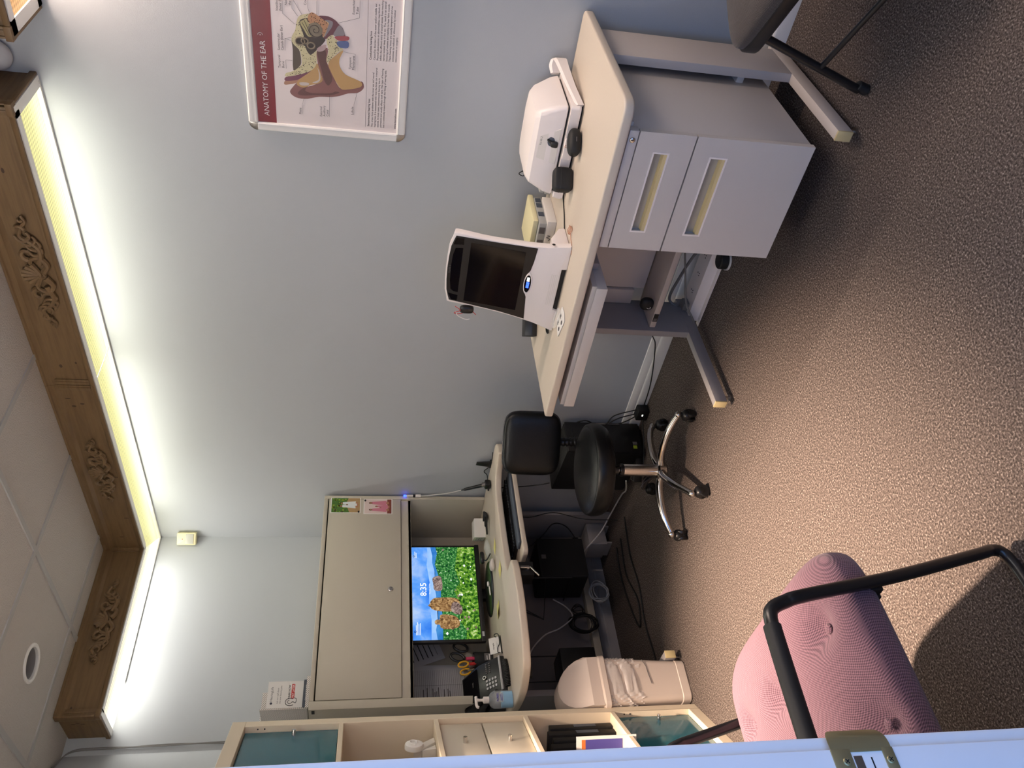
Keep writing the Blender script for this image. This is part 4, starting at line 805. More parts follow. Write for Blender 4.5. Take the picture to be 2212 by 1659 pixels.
def crumple(c,rx,ry,rz_,seed):
    rg=random.Random(seed); ph=[rg.uniform(0,6) for _ in range(6)]
    def fn(x,y,z): 
        k_=1+.22*math.sin(60*x+ph[0])*math.sin(75*y+ph[1])+.18*math.sin(110*z+ph[2]+50*x); return (c[0]+x*k_,c[1]+y*k_,c[2]+z*k_)
    return MB().sell(rx,ry,rz_,1,1,None,0,36,18,fn)
solo('crumpled_bag',crumple((-.385,-.455,TZ+.018),.045,.035,.017,1),'clear','crumpled clear plastic bag on the desk just right of the monitor','bag')
solo('earpiece_bag',crumple((-.53,-.52,TZ+.014),.04,.028,.013,2),'bag_film','crumpled greyish plastic bag on the desk below the monitor\'s right half','bag')
solo('headset_clip',MB().sell(.035,.018,.012,.6,.8,M.Translation((-.42,-.42,TZ+.045))).tube(crom([(-.44,-.43,TZ+.04),(-.46,-.46,TZ+.03),(-.44,-.49,TZ+.012)],6),.004,6),'black_plastic','small black earpiece lying over the clear bag on the desk','earpiece')
for i,(c,a,sz,lb) in enumerate((((-.452,-.570),.35,.062,'yellow sticky note nearest the keyboard bay\'s right side'),((-.630,-.640),.30,.066,'yellow sticky note on the desk edge above the keyboard'),((-.765,-.495),-.10,.072,'yellow sticky note with curled corner in front of the monitor'))):
    ca,sa=math.cos(a),math.sin(a); cu=.006 if i==2 else .0015
    pts=[(-1,-1,0),(1,-1,0),(1,1,0),(-1,1,cu)]
    mb=MB(); n=6
    for u in range(n):
        for v_ in range(n):
            f=lambda p_,q2:(c[0]+ca*(p_/n-.5)*sz-sa*(q2/n-.5)*sz,c[1]+sa*(p_/n-.5)*sz+ca*(q2/n-.5)*sz,TZ+.0008+cu*((1-p_/n)*(1-q2/n))**2*2)
            mb.poly([f(u,v_),f(u+1,v_),f(u+1,v_+1),f(u,v_+1)])
    bmesh.ops.remove_doubles(mb.bm,verts=mb.bm.verts[:],dist=1e-6)
    solo('sticky_note',mb,'sticky_yellow',lb,'sticky note','yellow sticky notes on the desk')
solo('cable_clip',MB().sell(.014,.008,.006,.7,.7,M.Translation((-.555,-.385,TZ+.019))).sell(.03,.007,.003,.5,.5,M.Translation((-.60,-.395,TZ+.016))@M.Rotation(.2,4,'Z')),'white_plastic','small white clip lying on the monitor\'s oval base','clip')
t=grp('card_holder','black wire card holder with a white business card on the desk left of the monitor','card holder',(-.94,-.49,TZ))
G=frame((-.94,-.49,TZ),(.985,.17,0),(-.06,.34,.94))
obj('wire_frame',MB().tube(crom([(-.048,.012,.006),(-.046,.022,.006),(-.02,.020,.006),(0,.010,.006),(.03,.008,.006),(.055,.012,.006),(.058,.026,.006),(.05,.030,.006),(.04,.022,.006)],6),.0022,7,mx=G).tube([(-.048,.004,-.004),(.05,.004,-.004)],.003,6,mx=G).tube([(-.04,.004,-.004),(-.04,.04,-.006)],.0025,6,mx=G).tube([(.04,.004,-.004),(.04,.04,-.006)],.0025,6,mx=G),'black_plastic',t)
t=grp('business_card','white business card propped in the black wire holder','card',(-.94,-.487,TZ+.008))
G2=G@M.Translation((0,.008,.0)); obj('card',MB().box((-.045,0,0),(.045,.052,.0008),mx=G2),'paper',t)
obj('card_text',MB().text('HearingLife',G2@M.Translation((-.022,.030,.001)),width=.036,bold=.02).box((-.03,.016,.0009),(.02,.0166,.001),mx=G2).box((-.03,.012,.0009),(.01,.0126,.001),mx=G2),'ink',t)
# pen cup with scissors
t=grp('pen_cup','black pen cup on the desk left of the monitor','cup',(-.875,-.19,TZ))
cu=M.Translation((-.875,-.19,TZ)); obj('cup',MB().lathe([(0,0),(.042,0),(.045,.095),(.042,.095),(.039,.006),(0,.006)],32,0,cu),'black_matte',t)
obj('cup_sticker',MB().box((-.02,-.0455,.012),(.018,-.044,.045),mi=0,mx=cu).box((-.016,-.046,.018),(.014,-.0452,.022),mi=1,mx=cu).box((-.016,-.046,.03),(.006,-.0452,.034),mi=1,mx=cu),['ink_grey','paper'],t)
def scissors(label,c,m_,s_,tilt):
    t=thing('scissors',label,'scissors',c,'scissors in the pen cup'); G=frame(c,(math.cos(tilt),0,math.sin(tilt)),(-math.sin(tilt),0,math.cos(tilt)))
    for sg in (-1,1): obj('handle_loop',MB().tube([(sg*.022*s_+.017*s_*math.cos(a),.035*s_+.030*s_*math.sin(a),sg*.003) for a in [2*PI*i/20 for i in range(20)]],.0055*s_,8,closed=True,mx=G),m_,t)
    obj('blades',MB().box((-.010*s_,-.085*s_,-.002),(.010*s_,.006*s_,.002),mx=G),'steel',t)
scissors('yellow handled scissors standing in the pen cup',(-.905,-.195,TZ+.115),'yellow',.85,.25)
scissors('large black handled scissors standing in the pen cup beside the monitor',(-.838,-.185,TZ+.125),'black_plastic',1.2,-.35)
solo('highlighter',MB().cyl((-.868,-.20,TZ+.012),(-.872,-.212,TZ+.105),.009,n=16).cyl((-.872,-.212,TZ+.105),(-.874,-.216,TZ+.135),.0095,.008,n=16),'pink','pink capped highlighter standing in the pen cup','pen')
solo('red_pen',MB().cyl((-.888,-.205,TZ+.01),(-.905,-.222,TZ+.12),.008,n=14),'red','red marker standing in the pen cup below the yellow scissors','pen')
solo('silver_pen',MB().cyl((-.885,-.18,TZ+.01),(-.93,-.20,TZ+.13),.005,n=12),'steel','thin silver pen standing in the pen cup','pen')
# phone
t=grp('desk_phone','black desk telephone with keypad at the left end of the desk','telephone',(-1.10,-.44,TZ))
G=frame((-1.008,-.497,TZ),(.988,.154,0),(-.154,.988,0))
Q=G@frame((0,0,0),(0,1,0),(0,0,1),(1,0,0))         # profile (depth,height) swept along x
obj('body',MB().prism([(-.008,0),(-.010,.018),(-.002,.030),(.063,.110),(.172,.176),(.182,.170),(.160,.10),(.150,0)],-.175,0,.004,2,mx=Q).prism([(-.008,0),(-.010,.018),(-.002,.030),(.040,.06),(.150,.09),(.150,0)],-.212,-.17,.004,2,mx=Q),'black_plastic',t)
kp=G@frame((-.0875,.0325,.0725),(1,0,0),(0,.630,.777)); mb=MB()
for r in range(4):
    for c in range(3): mb.box((-.058+c*.019,-.040+r*.0155,.0005),(-.046+c*.019,-.030+r*.0155,.004),.001,1,mx=kp)
obj('keypad',mb,'paper_grey',t)
mb=MB()
for r in range(2):
    for c in range(5): mb.box((.024+c*.011,-.012+r*.018,.0005),(.030+c*.011,-.005+r*.018,.0025),mx=kp)
obj('function_keys',mb,'ink_grey',t)
obj('navigation_key',MB().tube([(.008+.008*math.cos(a),.022+.008*math.sin(a),.003) for a in [2*PI*i/16 for i in range(16)]],.003,6,closed=True,mx=kp),'chrome',t)
dsp=G@frame((-.0875,.1175,.145),(1,0,0),(0,.855,.518)); obj('display',MB().box((-.075,-.052,.0),(.075,.052,.003),.001,1,0,dsp),'black_glass',t)
obj('display_text',MB().text('10:35',dsp@M.Translation((-.005,-.022,.0034)),size=.012),'ink_grey',t)
obj('front_strip',MB().box((-.174,-.0095,.0185),(-.001,-.001,.0245),0,1,0,G@M.Rotation(.35,4,'X')@M.Translation((0,.006,.004))),'paper_grey',t)
hs=crom([G@V(p) for p in ((-.192,-.01,.050),(-.192,.04,.080),(-.192,.09,.095),(-.192,.15,.110))],6)
obj('handset',MB().tube(hs,[.017 if q_i<5 or q_i>len(hs)-6 else .012 for q_i in range(len(hs))],10),'black_plastic',t)
pts=[]
for i in range(150):
    f=i/149; a=f*2*PI*20; c=G@V((-.205+.135*f,-.075-.012*math.sin(f*3.1),.013)); pts.append(c+V((0,.011*math.cos(a),.011*math.sin(a))))
obj('coiled_cord',MB().tube(pts,.0034,5),'black_matte',t)
# sanitizer
t=grp('sanitizer_bottle','clear pump bottle of blue hand sanitizer at the left corner of the desk','bottle',(-1.262,-.615,TZ))
bx=M.Translation((-1.262,-.615,TZ))
def rings(rx,ry,zs,sc): return [[(rx*s_*math.copysign(abs(math.cos(a))**.7,math.cos(a)),ry*s_*math.copysign(abs(math.sin(a))**.7,math.sin(a)),z) for a in [2*PI*i/32 for i in range(32)]] for z,s_ in zip(zs,sc)]
obj('bottle',MB().loft(rings(.037,.024,[0,.004,.07,.085,.098,.104,.108],[.94,1,1,.97,.75,.45,.38]),mx=bx),'clear',t)
obj('gel',MB().loft(rings(.034,.021,[.003,.05],[1,1]),mx=bx),'gel',t)
obj('label_panel',MB().box((-.022,-.0255,.045),(.022,-.0245,.080),mx=bx),'clear',t)
obj('label_text',MB().text('PURELL',bx@frame((-.019,-.0262,.066),(1,0,0),(0,0,1)),width=.038,bold=.03).box((-.016,-.0262,.055),(.012,-.0258,.057),mx=bx).box((-.016,-.0262,.049),(.016,-.0258,.051),mx=bx),'purple_ink',t)
obj('pump',MB().lathe([(.014,.105),(.0145,.128),(.010,.130),(.006,.132),(.006,.150),(.0075,.150),(.0075,.162),(0,.163)],24,0,bx).tube(crom([(.016,0,.160),(0,0,.160),(-.02,-.003,.160),(-.031,-.005,.157),(-.034,-.006,.150)],5),[.0065]*21,8,mx=bx),'white_plastic',t)
# usb things and antenna at the right end
t=grp('usb_adapter','black cable adapter block standing on the desk right of the keyboard bay','adapter',(-.10,-.63,TZ))
obj('block',MB().box((-.125,-.655,TZ+.002),(-.085,-.615,TZ+.034),.007).cyl((-.105,-.635,TZ+.03),(-.105,-.635,TZ+.048),.011,n=18,mi=1).box((-.145,-.64,TZ+.012),(-.125,-.628,TZ+.02),.002),['black_plastic','steel'],t)
obj('dongle',MB().cyl((-.075,-.59,TZ+.035),(-.05,-.52,TZ+.125),.010,.008,n=14).cyl((-.05,-.52,TZ+.125),(-.047,-.51,TZ+.142),.006,.003,n=12),'black_plastic',t)
obj('cable',MB().tube(crom([(-.047,-.51,TZ+.14),(-.040,-.47,TZ+.22),(-.024,-.43,TZ+.31),(-.022,-.422,TZ+.36)],7),.0028,7),'white_cable',t)
t=grp('usb_stick','white USB stick with blue light plugged at the hutch\'s right edge','usb stick',(-.022,-.422,1.10))
obj('plug_body',MB().box((-.028,-.429,1.095),(-.016,-.415,1.125),.002).box((-.026,-.427,1.135),(-.018,-.417,1.175),.001),'white_plastic',t)
obj('metal_plug',MB().box((-.0265,-.428,1.122),(-.0175,-.416,1.138)),'black_plastic',t)
obj('light_tip',MB().box((-.026,-.427,1.175),(-.018,-.417,1.190),.002),'led_blue',t)
solo('antenna',MB().box((-.032,-.735,TZ),(-.014,-.680,TZ+.010),.003).prism([(-.022,.005),(.022,.005),(.014,.080),(-.006,.082)],-.005,.005,.003,2,mx=frame((-.023,-.705,TZ),(0,-1,0),(0,0,1),(-1,0,0))),'black_plastic','small black fin shaped antenna at the right end of the corner desk','antenna')
solo('antenna_cable',MB().tube(crom([(-.03,-.735,TZ+.004),(-.035,-.76,TZ+.004),(-.028,-.79,TZ+.004),(-.02,-.80,TZ+.004)],6),.0022,6).tube(crom([(-.024,-.678,TZ+.012),(-.02,-.64,TZ+.03),(-.03,-.62,TZ+.012),(-.07,-.61,TZ+.01),(-.084,-.625,TZ+.012)],6),.0025,6),'black_matte','thin black cable along the wall joining antenna and adapter','cable')
# under the desk
t=grp('computer_case','black computer case slung below the desk on a wire bracket','computer',(-.36,-.22,.20))
obj('case_body',MB().prism([(-.34,.46),(-.12,.46),(-.12,.20),(-.34,.20)],-.49,-.24,.012,3,mx=frame((0,0,0),(0,1,0),(0,0,1),(1,0,0))),'bag_black',t)
obj('maker_sticker',MB().box((-.375,-.3415,.42),(-.350,-.3395,.445)),'ink_grey',t)
obj('hanging_bracket',MB().tube([(-.50,-.35,.70),(-.50,-.35,.30),(-.50,-.12,.30)],.004,6).tube([(-.60,-.35,.705),(-.73,-.33,.48),(-.50,-.34,.44)],.003,6).tube([(-.62,-.33,.705),(-.73,-.33,.48)],.003,6),'black_matte',t)
t=grp('network_router','black router with white status light on the ledge below the desk','router',(-.20,-.13,.17))
obj('router_body',MB().box((-.29,-.20,.172),(-.14,-.115,.205),.004),'black_plastic',t)
for x,w_ in ((-.275,.012),(-.245,.012)): obj('port',MB().box((x,-.2015,.180),(x+w_,-.1995,.194)).box((x+.003,-.2025,.183),(x+w_-.003,-.201,.191),mi=1),['ink_grey','black_matte'],t)
obj('status_light',MB().box((-.175,-.202,.186),(-.167,-.1995,.193)),'led_white',t)
solo('cable_box',MB().box((-.235,-.27,.03),(-.095,-.13,.135),.003).box((-.225,-.265,0),(-.215,-.14,.03)).box((-.115,-.265,0),(-.105,-.14,.03)),'desk_metal','beige metal cable box near the floor below the router','box')
t=grp('power_unit','black power unit hanging below the desk above the white bin','power unit',(-.97,-.28,.26))
obj('unit_body',MB().box((-1.06,-.36,.25),(-.90,-.20,.43),.006),'black_plastic',t)
obj('unit_label',MB().box((-1.03,-.3615,.33),(-1.0,-.3595,.39)),'ink_grey',t)
obj('unit_strap',MB().tube([(-1.045,-.30,.705),(-1.045,-.30,.43)],.003,6).tube([(-.915,-.30,.705),(-.915,-.30,.43)],.003,6),'black_matte',t)
# ------------------------------------------------------------------ round stool with backrest
SC=V((-.559,-1.323,0))
t=thing('desk_stool','black padded swivel stool with backrest and chrome star base','stool',SC)
mx=M.Translation(SC)
obj('seat',MB().lathe([(0,.365),(.175,.365),(.190,.372),(.200,.388),(.204,.405),(.204,.425),(.199,.442),(.192,.4475),(.188,.447),(.184,.4485),(.17,.457),(.12,.463),(0,.465)],56,0,mx),'black_leather',t,60)
obj('gas_lift',MB().lathe([(0,.30),(.020,.30),(.020,.33),(.016,.365),(0,.365)],24,0,mx).lathe([(0,.10),(.0265,.10),(.0265,.285),(.022,.289),(0,.289)],28,1,mx).lathe([(.0265,.276),(.029,.278),(.029,.292),(.02,.292)],24,0,mx).lathe([(.0135,.289),(.0135,.33)],20,1,mx),['black_plastic','chrome'],t)
hub=MB().lathe([(0,.075),(.030,.075),(.040,.085),(.040,.115),(.030,.122),(0,.124)],28,0,mx)
obj('hub',hub,'chrome',t)
for i,(ex,ey) in enumerate(((-.423,-1.03),(-.458,-1.60),(-.277,-1.322),(-.822,-1.49),(-.822,-1.186))):
    d=V((ex,ey,0))-SC; L=d.length; d.normalize(); n=V((-d.y,d.x,0))
    P=[SC+d*r+V((0,0,z)) for r,z in ((.02,.10),(.07,.112),(.13,.112),(.19,.104),(.24,.090),(L-.018,.074))]
    q=crom(P,5); k=len(q)
    lg=obj('base_leg',MB().tube(q,[.0185-.0055*j/(k-1) for j in range(k)],12).sell(.016,.016,.014,1,1,M.Translation(P[-1]+d*.004)),'chrome',t)
    c=SC+d*(L-.010); a=.5+i*1.3; h=V((math.cos(a),math.sin(a),0)); off=V((-h.y,h.x,0))*.010
    mb=MB(); cc=V((c.x,c.y,.026))+off
    for sg in (-1,1): mb.cyl(cc+h*(sg*.013-.0075*1),cc+h*(sg*.013+.0075),.026,n=24,bev=.003)
    mb.sell(.024,.024,.020,.8,.8,M.Translation(V((c.x,c.y,.040))+off)).cyl((c.x,c.y,.045),(c.x,c.y,.070),.009,n=12)
    obj('caster',mb,'black_plastic',lg)
bc=V((-.335,-1.235,.648)); bn=V((-.80,-.60,.06)).normalized(); bu=V((0,0,1)).cross(bn).normalized()
G=frame(bc,bu,bn.cross(bu),bn)
obj('backrest',MB().sell(.148,.133,.036,.55,.42,G,0,56,20),'black_leather',t,60)
obj('backrest_piping',MB().tube([G@V((.1485*math.copysign(abs(math.cos(a))**.42,math.cos(a)),.1335*math.copysign(abs(math.sin(a))**.42,math.sin(a)),-.002)) for a in [2*PI*i/72 for i in range(72)]],.003,6,closed=True),'black_plastic',t)
P=crom([bc-bn*.040+V((0,0,.01)),bc-bn*.050+V((0,0,-.08)),bc-bn*.050+V((0,0,-.17)),bc-bn*.035+V((0,0,-.255)),SC+V((.13,.06,.352)),SC+V((.03,.02,.350))],14)
obj('backrest_post',MB().tube(P,[.019+.003*math.sin(i*2.2) for i in range(len(P))],12,sq=1.1),'black_plastic',t,80)
obj('height_lever',MB().cyl(SC+V((-.02,-.02,.355)),SC+V((-.10,-.15,.345)),.005,n=10),'black_plastic',t)
# ------------------------------------------------------------------ computer tower and cables by the corner
t=thing('computer_tower','black computer tower on the floor by the poster wall behind the stool','computer',(-.13,-.86,0))
G=frame((-.205,-1.035,0),(.985,-.17,0),(.17,.985,0))@M.Diagonal((1,1,1,1))@M.Translation((0,0,0))   # x: to the right, y: depth to the back
obj('chassis',MB().box((0,.01,.012),(.170,.40,.415),.004,mx=G),'black_matte',t)
fc=obj('front_cover',MB().box((0,0,.02),(.175,.012,.412),.005,mx=G).box((.012,-.002,.375),(.16,.001,.379),mx=G),'black_plastic',t)
obj('vent_trim',MB().box((.163,-.002,.12),(.170,.001,.245),.0008,mx=G),'ink_grey',fc)
obj('maker_sticker',MB().box((.045,-.0015,.045),(.062,.0005,.067),mx=G).box((.022,-.0015,.048),(.040,.0005,.068),mi=1,mx=G),['ink_grey','p_leaf'],fc)
obj('rubber_foot',MB().box((.02,.02,0),(.05,.05,.013),mx=G),'black_matte',t); obj('rubber_foot',MB().box((.12,.02,0),(.15,.05,.013),mx=G),'black_matte',t)
solo('wall_adapter',MB().box((-.075,-1.20,.0),(-.025,-1.13,.060),.006).box((-.076,-1.175,.03),(-.0735,-1.165,.036),mi=1),['black_matte','led_white'],'small black power adapter with a lit dot on the baseboard beside the tower','adapter')
mb=MB()
for P in ([(-.05,-1.14,.05),(-.04,-1.08,.10),(-.035,-1.02,.20),(-.03,-.98,.26),(-.03,-.95,.20)],
          [(-.045,-1.15,.055),(-.03,-1.09,.14),(-.05,-1.02,.24),(-.03,-.97,.33),(-.028,-1.02,.38),(-.028,-1.07,.30),(-.03,-1.02,.22)],
          [(-.05,-1.16,.02),(-.09,-1.12,.02),(-.15,-1.07,.015),(-.22,-1.0,.012),(-.28,-.92,.012)],
          [(-.045,-1.18,.058),(-.035,-1.12,.16),(-.045,-1.06,.20),(-.03,-1.0,.30)]): mb.tube(crom(P,8),.0032,6)
solo('adapter_cords',mb,'black_matte','tangle of thin black cords between the wall adapter and the tower','cord')
t=thing('power_bar','black power bar on the carpet beside the computer tower','power bar',(-.24,-.86,0))
G2=frame((-.235,-.875,0),(-.6,.8,0),(-.8,-.6,0)); obj('bar_body',MB().box((-.13,-.028,0),(.02,.028,.040),.004,mx=G2),'black_matte',t)
obj('socket_frame',MB().box((-.022,-.0285,.041),(.016,-.0265,.0425),mx=G2).box((-.022,.020,.041),(.016,.022,.0425),mx=G2).box((-.024,-.0285,.041),(-.022,.022,.0425),mx=G2).box((.016,-.0285,.041),(.018,.022,.0425),mx=G2),'ink_grey',t)
# ------------------------------------------------------------------ cables below the corner desk
CC=[('black','black cord sagging across the floor beneath the left half of the corner desk',[(-.25,-.55,.006),(-.45,-.50,.006),(-.65,-.52,.006),(-.85,-.48,.006),(-1.05,-.50,.006),(-1.13,-.44,.006)],.004),
 ('black','black cord in a long loop on the carpet under the corner desk',[(-.30,-.42,.006),(-.50,-.38,.006),(-.70,-.46,.006),(-.82,-.40,.006),(-.65,-.33,.006),(-.45,-.30,.006),(-.30,-.33,.006)],.0042),
 ('white','white network cable curving from the router down to the floor behind the stool',[(-.27,-.20,.185),(-.25,-.26,.15),(-.20,-.34,.08),(-.14,-.44,.03),(-.14,-.60,.012),(-.20,-.72,.03),(-.20,-.80,.05)],.0042),
 ('white','white cable drooping below the desk from the router towards the power unit',[(-.50,-.13,.36),(-.56,-.15,.30),(-.63,-.17,.28),(-.70,-.18,.36),(-.74,-.18,.45),(-.82,-.16,.53),(-.95,-.13,.58)],.0038),
 ('black','thin black cord hanging from the keyboard tray to the floor',[(-.17,-.45,.62),(-.16,-.42,.5),(-.12,-.40,.40),(-.13,-.42,.34),(-.20,-.46,.20),(-.22,-.48,.02)],.0025),
 ('black','black cord running from the router up behind the tray',[(-.16,-.21,.19),(-.10,-.25,.25),(-.12,-.30,.34),(-.20,-.28,.42),(-.27,-.22,.55),(-.30,-.2,.68)],.0028),
 ('black','black cord dangling from the power unit behind the white bin',[(-1.06,-.37,.34),(-1.09,-.40,.37),(-1.12,-.41,.30),(-1.08,-.40,.24),(-1.11,-.42,.16),(-1.13,-.42,.01)],.0035),
 ('black','black cord dropping from the stool side of the desk toward the tower',[(-.10,-.60,.70),(-.11,-.63,.55),(-.12,-.66,.47),(-.125,-.68,.43)],.003)]
for c_,lb,P,r in CC: solo('network_cable' if c_=='white' else 'black_cord',MB().tube(crom(P,8),r,7),'white_cable' if c_=='white' else 'black_matte',lb,'cable')
def coil(nm,label,c,R,n,r,m_,seed,ax):
    rg=random.Random(seed); mb=MB()
    for i in range(n):
        k1,k2=rg.uniform(.75,1.1),rg.uniform(.75,1.15); dx,dz=rg.uniform(-.012,.012),rg.uniform(-.012,.012); ph=rg.uniform(0,6)
        mb.tube([V(c)+V((R*k1*math.cos(a)+dx,.010*math.sin(2*a+ph)+.003*i,R*k2*ax*math.sin(a)+dz)) for a in [2*PI*j/28 for j in range(28)]],r,6,closed=True)
    return solo(nm,mb,m_,label,'cable')
coil('cable_coil','pale coiled network cable on the wall below the ledge',(-.46,-.13,.085),.060,5,.003,'white_cable',3,.95)
coil('cable_coil','dense tangle of black cable hanging over the ledge below the monitor',(-.66,-.17,.22),.055,11,.003,'black_matte',8,1.3)
coil('cable_coil','small loop of black cable beside the dense tangle',(-.575,-.16,.235),.026,4,.0025,'black_matte',9,1.3)
# ------------------------------------------------------------------ waste bin
t=thing('waste_bin','white swing lid bin with a plastic liner standing before the shelf unit','bin',(-1.292,-.675,0))
c=(-1.282,-.668); bx=M.Translation((c[0],c[1],0))
def rg_(w,d,z,r=.025): return [(a,b,z) for a,b in rrect(w,d,r,5)]
obj('bucket',MB().loft([rg_(.176,.262,0,.03),rg_(.184,.270,.006,.03),rg_(.186,.272,.040,.03),rg_(.181,.268,.043,.028),rg_(.196,.282,.23),rg_(.212,.290,.365)],mx=bx),'bin_plastic',t,30)
obj('bucket_crack',MB().tube([(c[0]+x,c[1]-.1345-.0012-.018*(z/.36)*.6,z) for x,z in ((.088,.195),(.06,.182),(.02,.178),(-.02,.172))],.0014,5),'ink_grey',t)
def fz(x,y,z):
    k_=.0035*math.sin(70*x+30*z)+.0035*math.sin(55*y-60*z)+.003*math.sin(120*z+40*x); return k_
rr_=[]
for i in range(13):
    z=.355-.135*i/12; s_=1+.035*math.sin(PI*i/12); w,d=.220+.008*(i<3),.296
    base=rrect(w*s_-.014*i/12,d*s_-.014*i/12,.03,7); 
    dense=[]
    for j in range(len(base)):
        a=V((*base[j],0)); b=V((*base[(j+1)%len(base)],0)); m_=max(1,int((b-a).length/.012))
        for q in range(m_): p=a+(b-a)*q/m_; dense.append(p)
    if i==0: N0=len(dense)
    rr_.append(base)
rows=[]
for i in range(15):
    z=.362-.140*i/14+.0; ww=.216-.012*i/14; dd=.294-.010*i/14
    if i in (8,9): ww+=.006; dd+=.006
    pts=[]
    for j in range(120):
        a=2*PI*j/120; e=.28; x=ww/2*math.copysign(abs(math.cos(a))**e,math.cos(a)); y=dd/2*math.copysign(abs(math.sin(a))**e,math.sin(a))
        k_=.006*math.sin(9*a+1.4*i)*math.sin(.5*i+3*a)+.003*math.sin(23*a-2.1*i)
        zz=z+(.012*math.sin(5*a)+.008*math.sin(11*a) if i==14 else .006*math.sin(4*a+i) if i>4 else 0)
        pts.append((x*(1+k_/.11)+.0,y*(1+k_/.15),zz))
    rows.append(pts)
obj('liner_bag',MB().loft(rows,cap=False,mx=bx),'bag_film',t,70)
obj('rim',MB().loft([rg_(.222,.300,.364),rg_(.230,.306,.368),rg_(.228,.304,.388),rg_(.214,.290,.394)],mx=bx),'bin_plastic',t,30)
# domed lid: arch across x, sloping front and back
mb=MB(); rings_=[]
for i in range(13):
    a=PI*i/12; x=-.105*math.cos(a); zt=.455+.105*math.sin(a)**.9; 
    rings_.append([(x,-.143,.392),(x,-.141,.440),(x*1,-.141+.075*math.sin(a),max(.452,zt-.012)),(x,-.141+.095*math.sin(a),zt),(x,.141-.095*math.sin(a),zt),(x,.141-.075*math.sin(a),max(.452,zt-.012)),(x,.141,.440),(x,.143,.392)])
mb.loft(rings_,mx=bx); obj('swing_lid',mb,'bin_plastic',t,28)
# ------------------------------------------------------------------ diagonal shelf unit
U_=V((-RS,-RS,0)); D_=V((-RS,RS,0)); O_=V((-1.39,-.794,0))
G=frame(O_,U_,(0,0,1),-D_)                                  # x along the front (leftwards), y up, z out of the front
t=thing('shelf_unit','tall white open shelf unit with teal glass doors standing across the corner','shelf',O_+U_*.4+D_*.2)
Wd,Dp,Ht=.80,.385,1.865
def bb(x0,x1,y0,y1,z0=-Dp,z1=0,bv=.0015): return MB().box((x0,y0,z0),(x1,y1,z1),bv,1,mx=G)
obj('side_panel',bb(0,.046,0.0,Ht-.05),'book_white',t); obj('side_panel',bb(Wd-.046,Wd,0,Ht-.05),'book_white',t)
obj('top_panel',bb(0,Wd,Ht-.05,Ht),'book_white',t); obj('bottom_panel',bb(.046,Wd-.046,0,.046),'book_white',t)
obj('divider',bb(.390,.410,.046,Ht-.05,-Dp,-.001),'book_white',t); obj('back_board',bb(.046,Wd-.046,.046,Ht-.05,-Dp,-Dp+.006,0),'book_white',t)
for z in (.366,.729,1.087,1.450): obj('shelf_board',bb(.046,Wd-.046,z,z+.018,-Dp+.006,-.001),'book_white',t)
def knob(par,x,y,z): obj('knob',MB().lathe([(0,.022),(.0075,.022),(.008,.020),(.008,0),(0,0)],20,0,G@M.Translation((x,y,z))),'chrome',par)
def door(y0,y1,ky):
    d=obj('glass_door',MB().box((.049,y0+.003,-.030),(.387,y1-.003,-.024),mx=G),'teal_glass',t); knob(d,.085,ky,-.024)
    obj('hinge_pin',MB().cyl(G@V((.0455,ky+.11,-.012)),G@V((.0475,ky+.11,-.012)),.003,n=10).cyl(G@V((.0455,ky+.135,-.012)),G@V((.0475,ky+.135,-.012)),.003,n=10),'black_matte',t)
door(1.468,Ht-.05,1.632); door(.046,.366,.190)
for y0,y1 in ((.749,.912),(.918,1.083)):
    d=obj('drawer',MB().box((.049,y0,-.28),(.387,y1,-.022),.002,mx=G),'drawer_front',t); knob(d,.218,(y0+y1)/2,-.022)
# things in the shelf unit
t=thing('ear_model','white anatomical ear model on an open shelf of the shelf unit','model',O_+U_*.16+D_*.06+V((0,0,1.105)))
Q=G@M.Translation((.128,1.106,-.065))
obj('stand',MB().prism([(-.012,0),(.030,0),(.085,.055),(.062,.082)],-.026,.026,.004,2,mx=Q).prism([(.045,.0),(.075,.0),(.085,.052)],-.022,.022,.003,1,mx=Q),'white_plastic2',t)
Q2=Q@frame((.062,.082,.030),(.62,.78,0),(-.78,.62,0))
obj('ear_disc',MB().lathe([(0,.010),(.026,.009),(.033,.006),(.035,0),(.035,-.012),(0,-.012)],36,0,Q2).tube([(.019*math.cos(a)*(1-.03*i),.023*math.sin(a)*(1-.03*i),.011) for i,a in enumerate([-1+.28*j for j in range(20)])],.004,8,mx=Q2),'paper',t)
for i,(x,w_,h_) in enumerate(((.052,.040,.26),(.094,.042,.275),(.138,.040,.265),(.180,.044,.28),(.226,.040,.26))):
    tt=thing('ring_binder',('first','second','third','fourth','fifth')[i]+' dark binder from the right in the open shelf above the lower teal door','binder',G@V((x+w_/2,.384,-.15)),'dark binders in the shelf unit')
    obj('cover',MB().box((x,.384,-.30),(x+w_-.003,.384+h_,-.040-.006*i),.004,mx=G),'bag_black' if i%2 else 'black_matte',tt)
    obj('spine_label',MB().box((x+.008,.384+.07,-.041-.006*i),(x+w_-.012,.384+.16,-.0385-.006*i),mx=G),'slate',tt)
t=thing('picture_card','white bordered card with orange and purple print standing in the shelf unit','card',G@V((.30,.385,-.04)))
Q=frame(O_+U_*.272-D_*.004+V((0,0,.352)),(.80,-.60,0),(0,0,1))
obj('card_board',MB().box((-.20,0,-.003),(0,.235,0),mx=Q),'paper',t)
obj('card_print',MB().box((-.19,.200,0),(-.012,.215,.0006),mx=Q).box((-.19,.055,0),(-.012,.200,.0006),mi=1,mx=Q),['orange','purple_ink'],t)
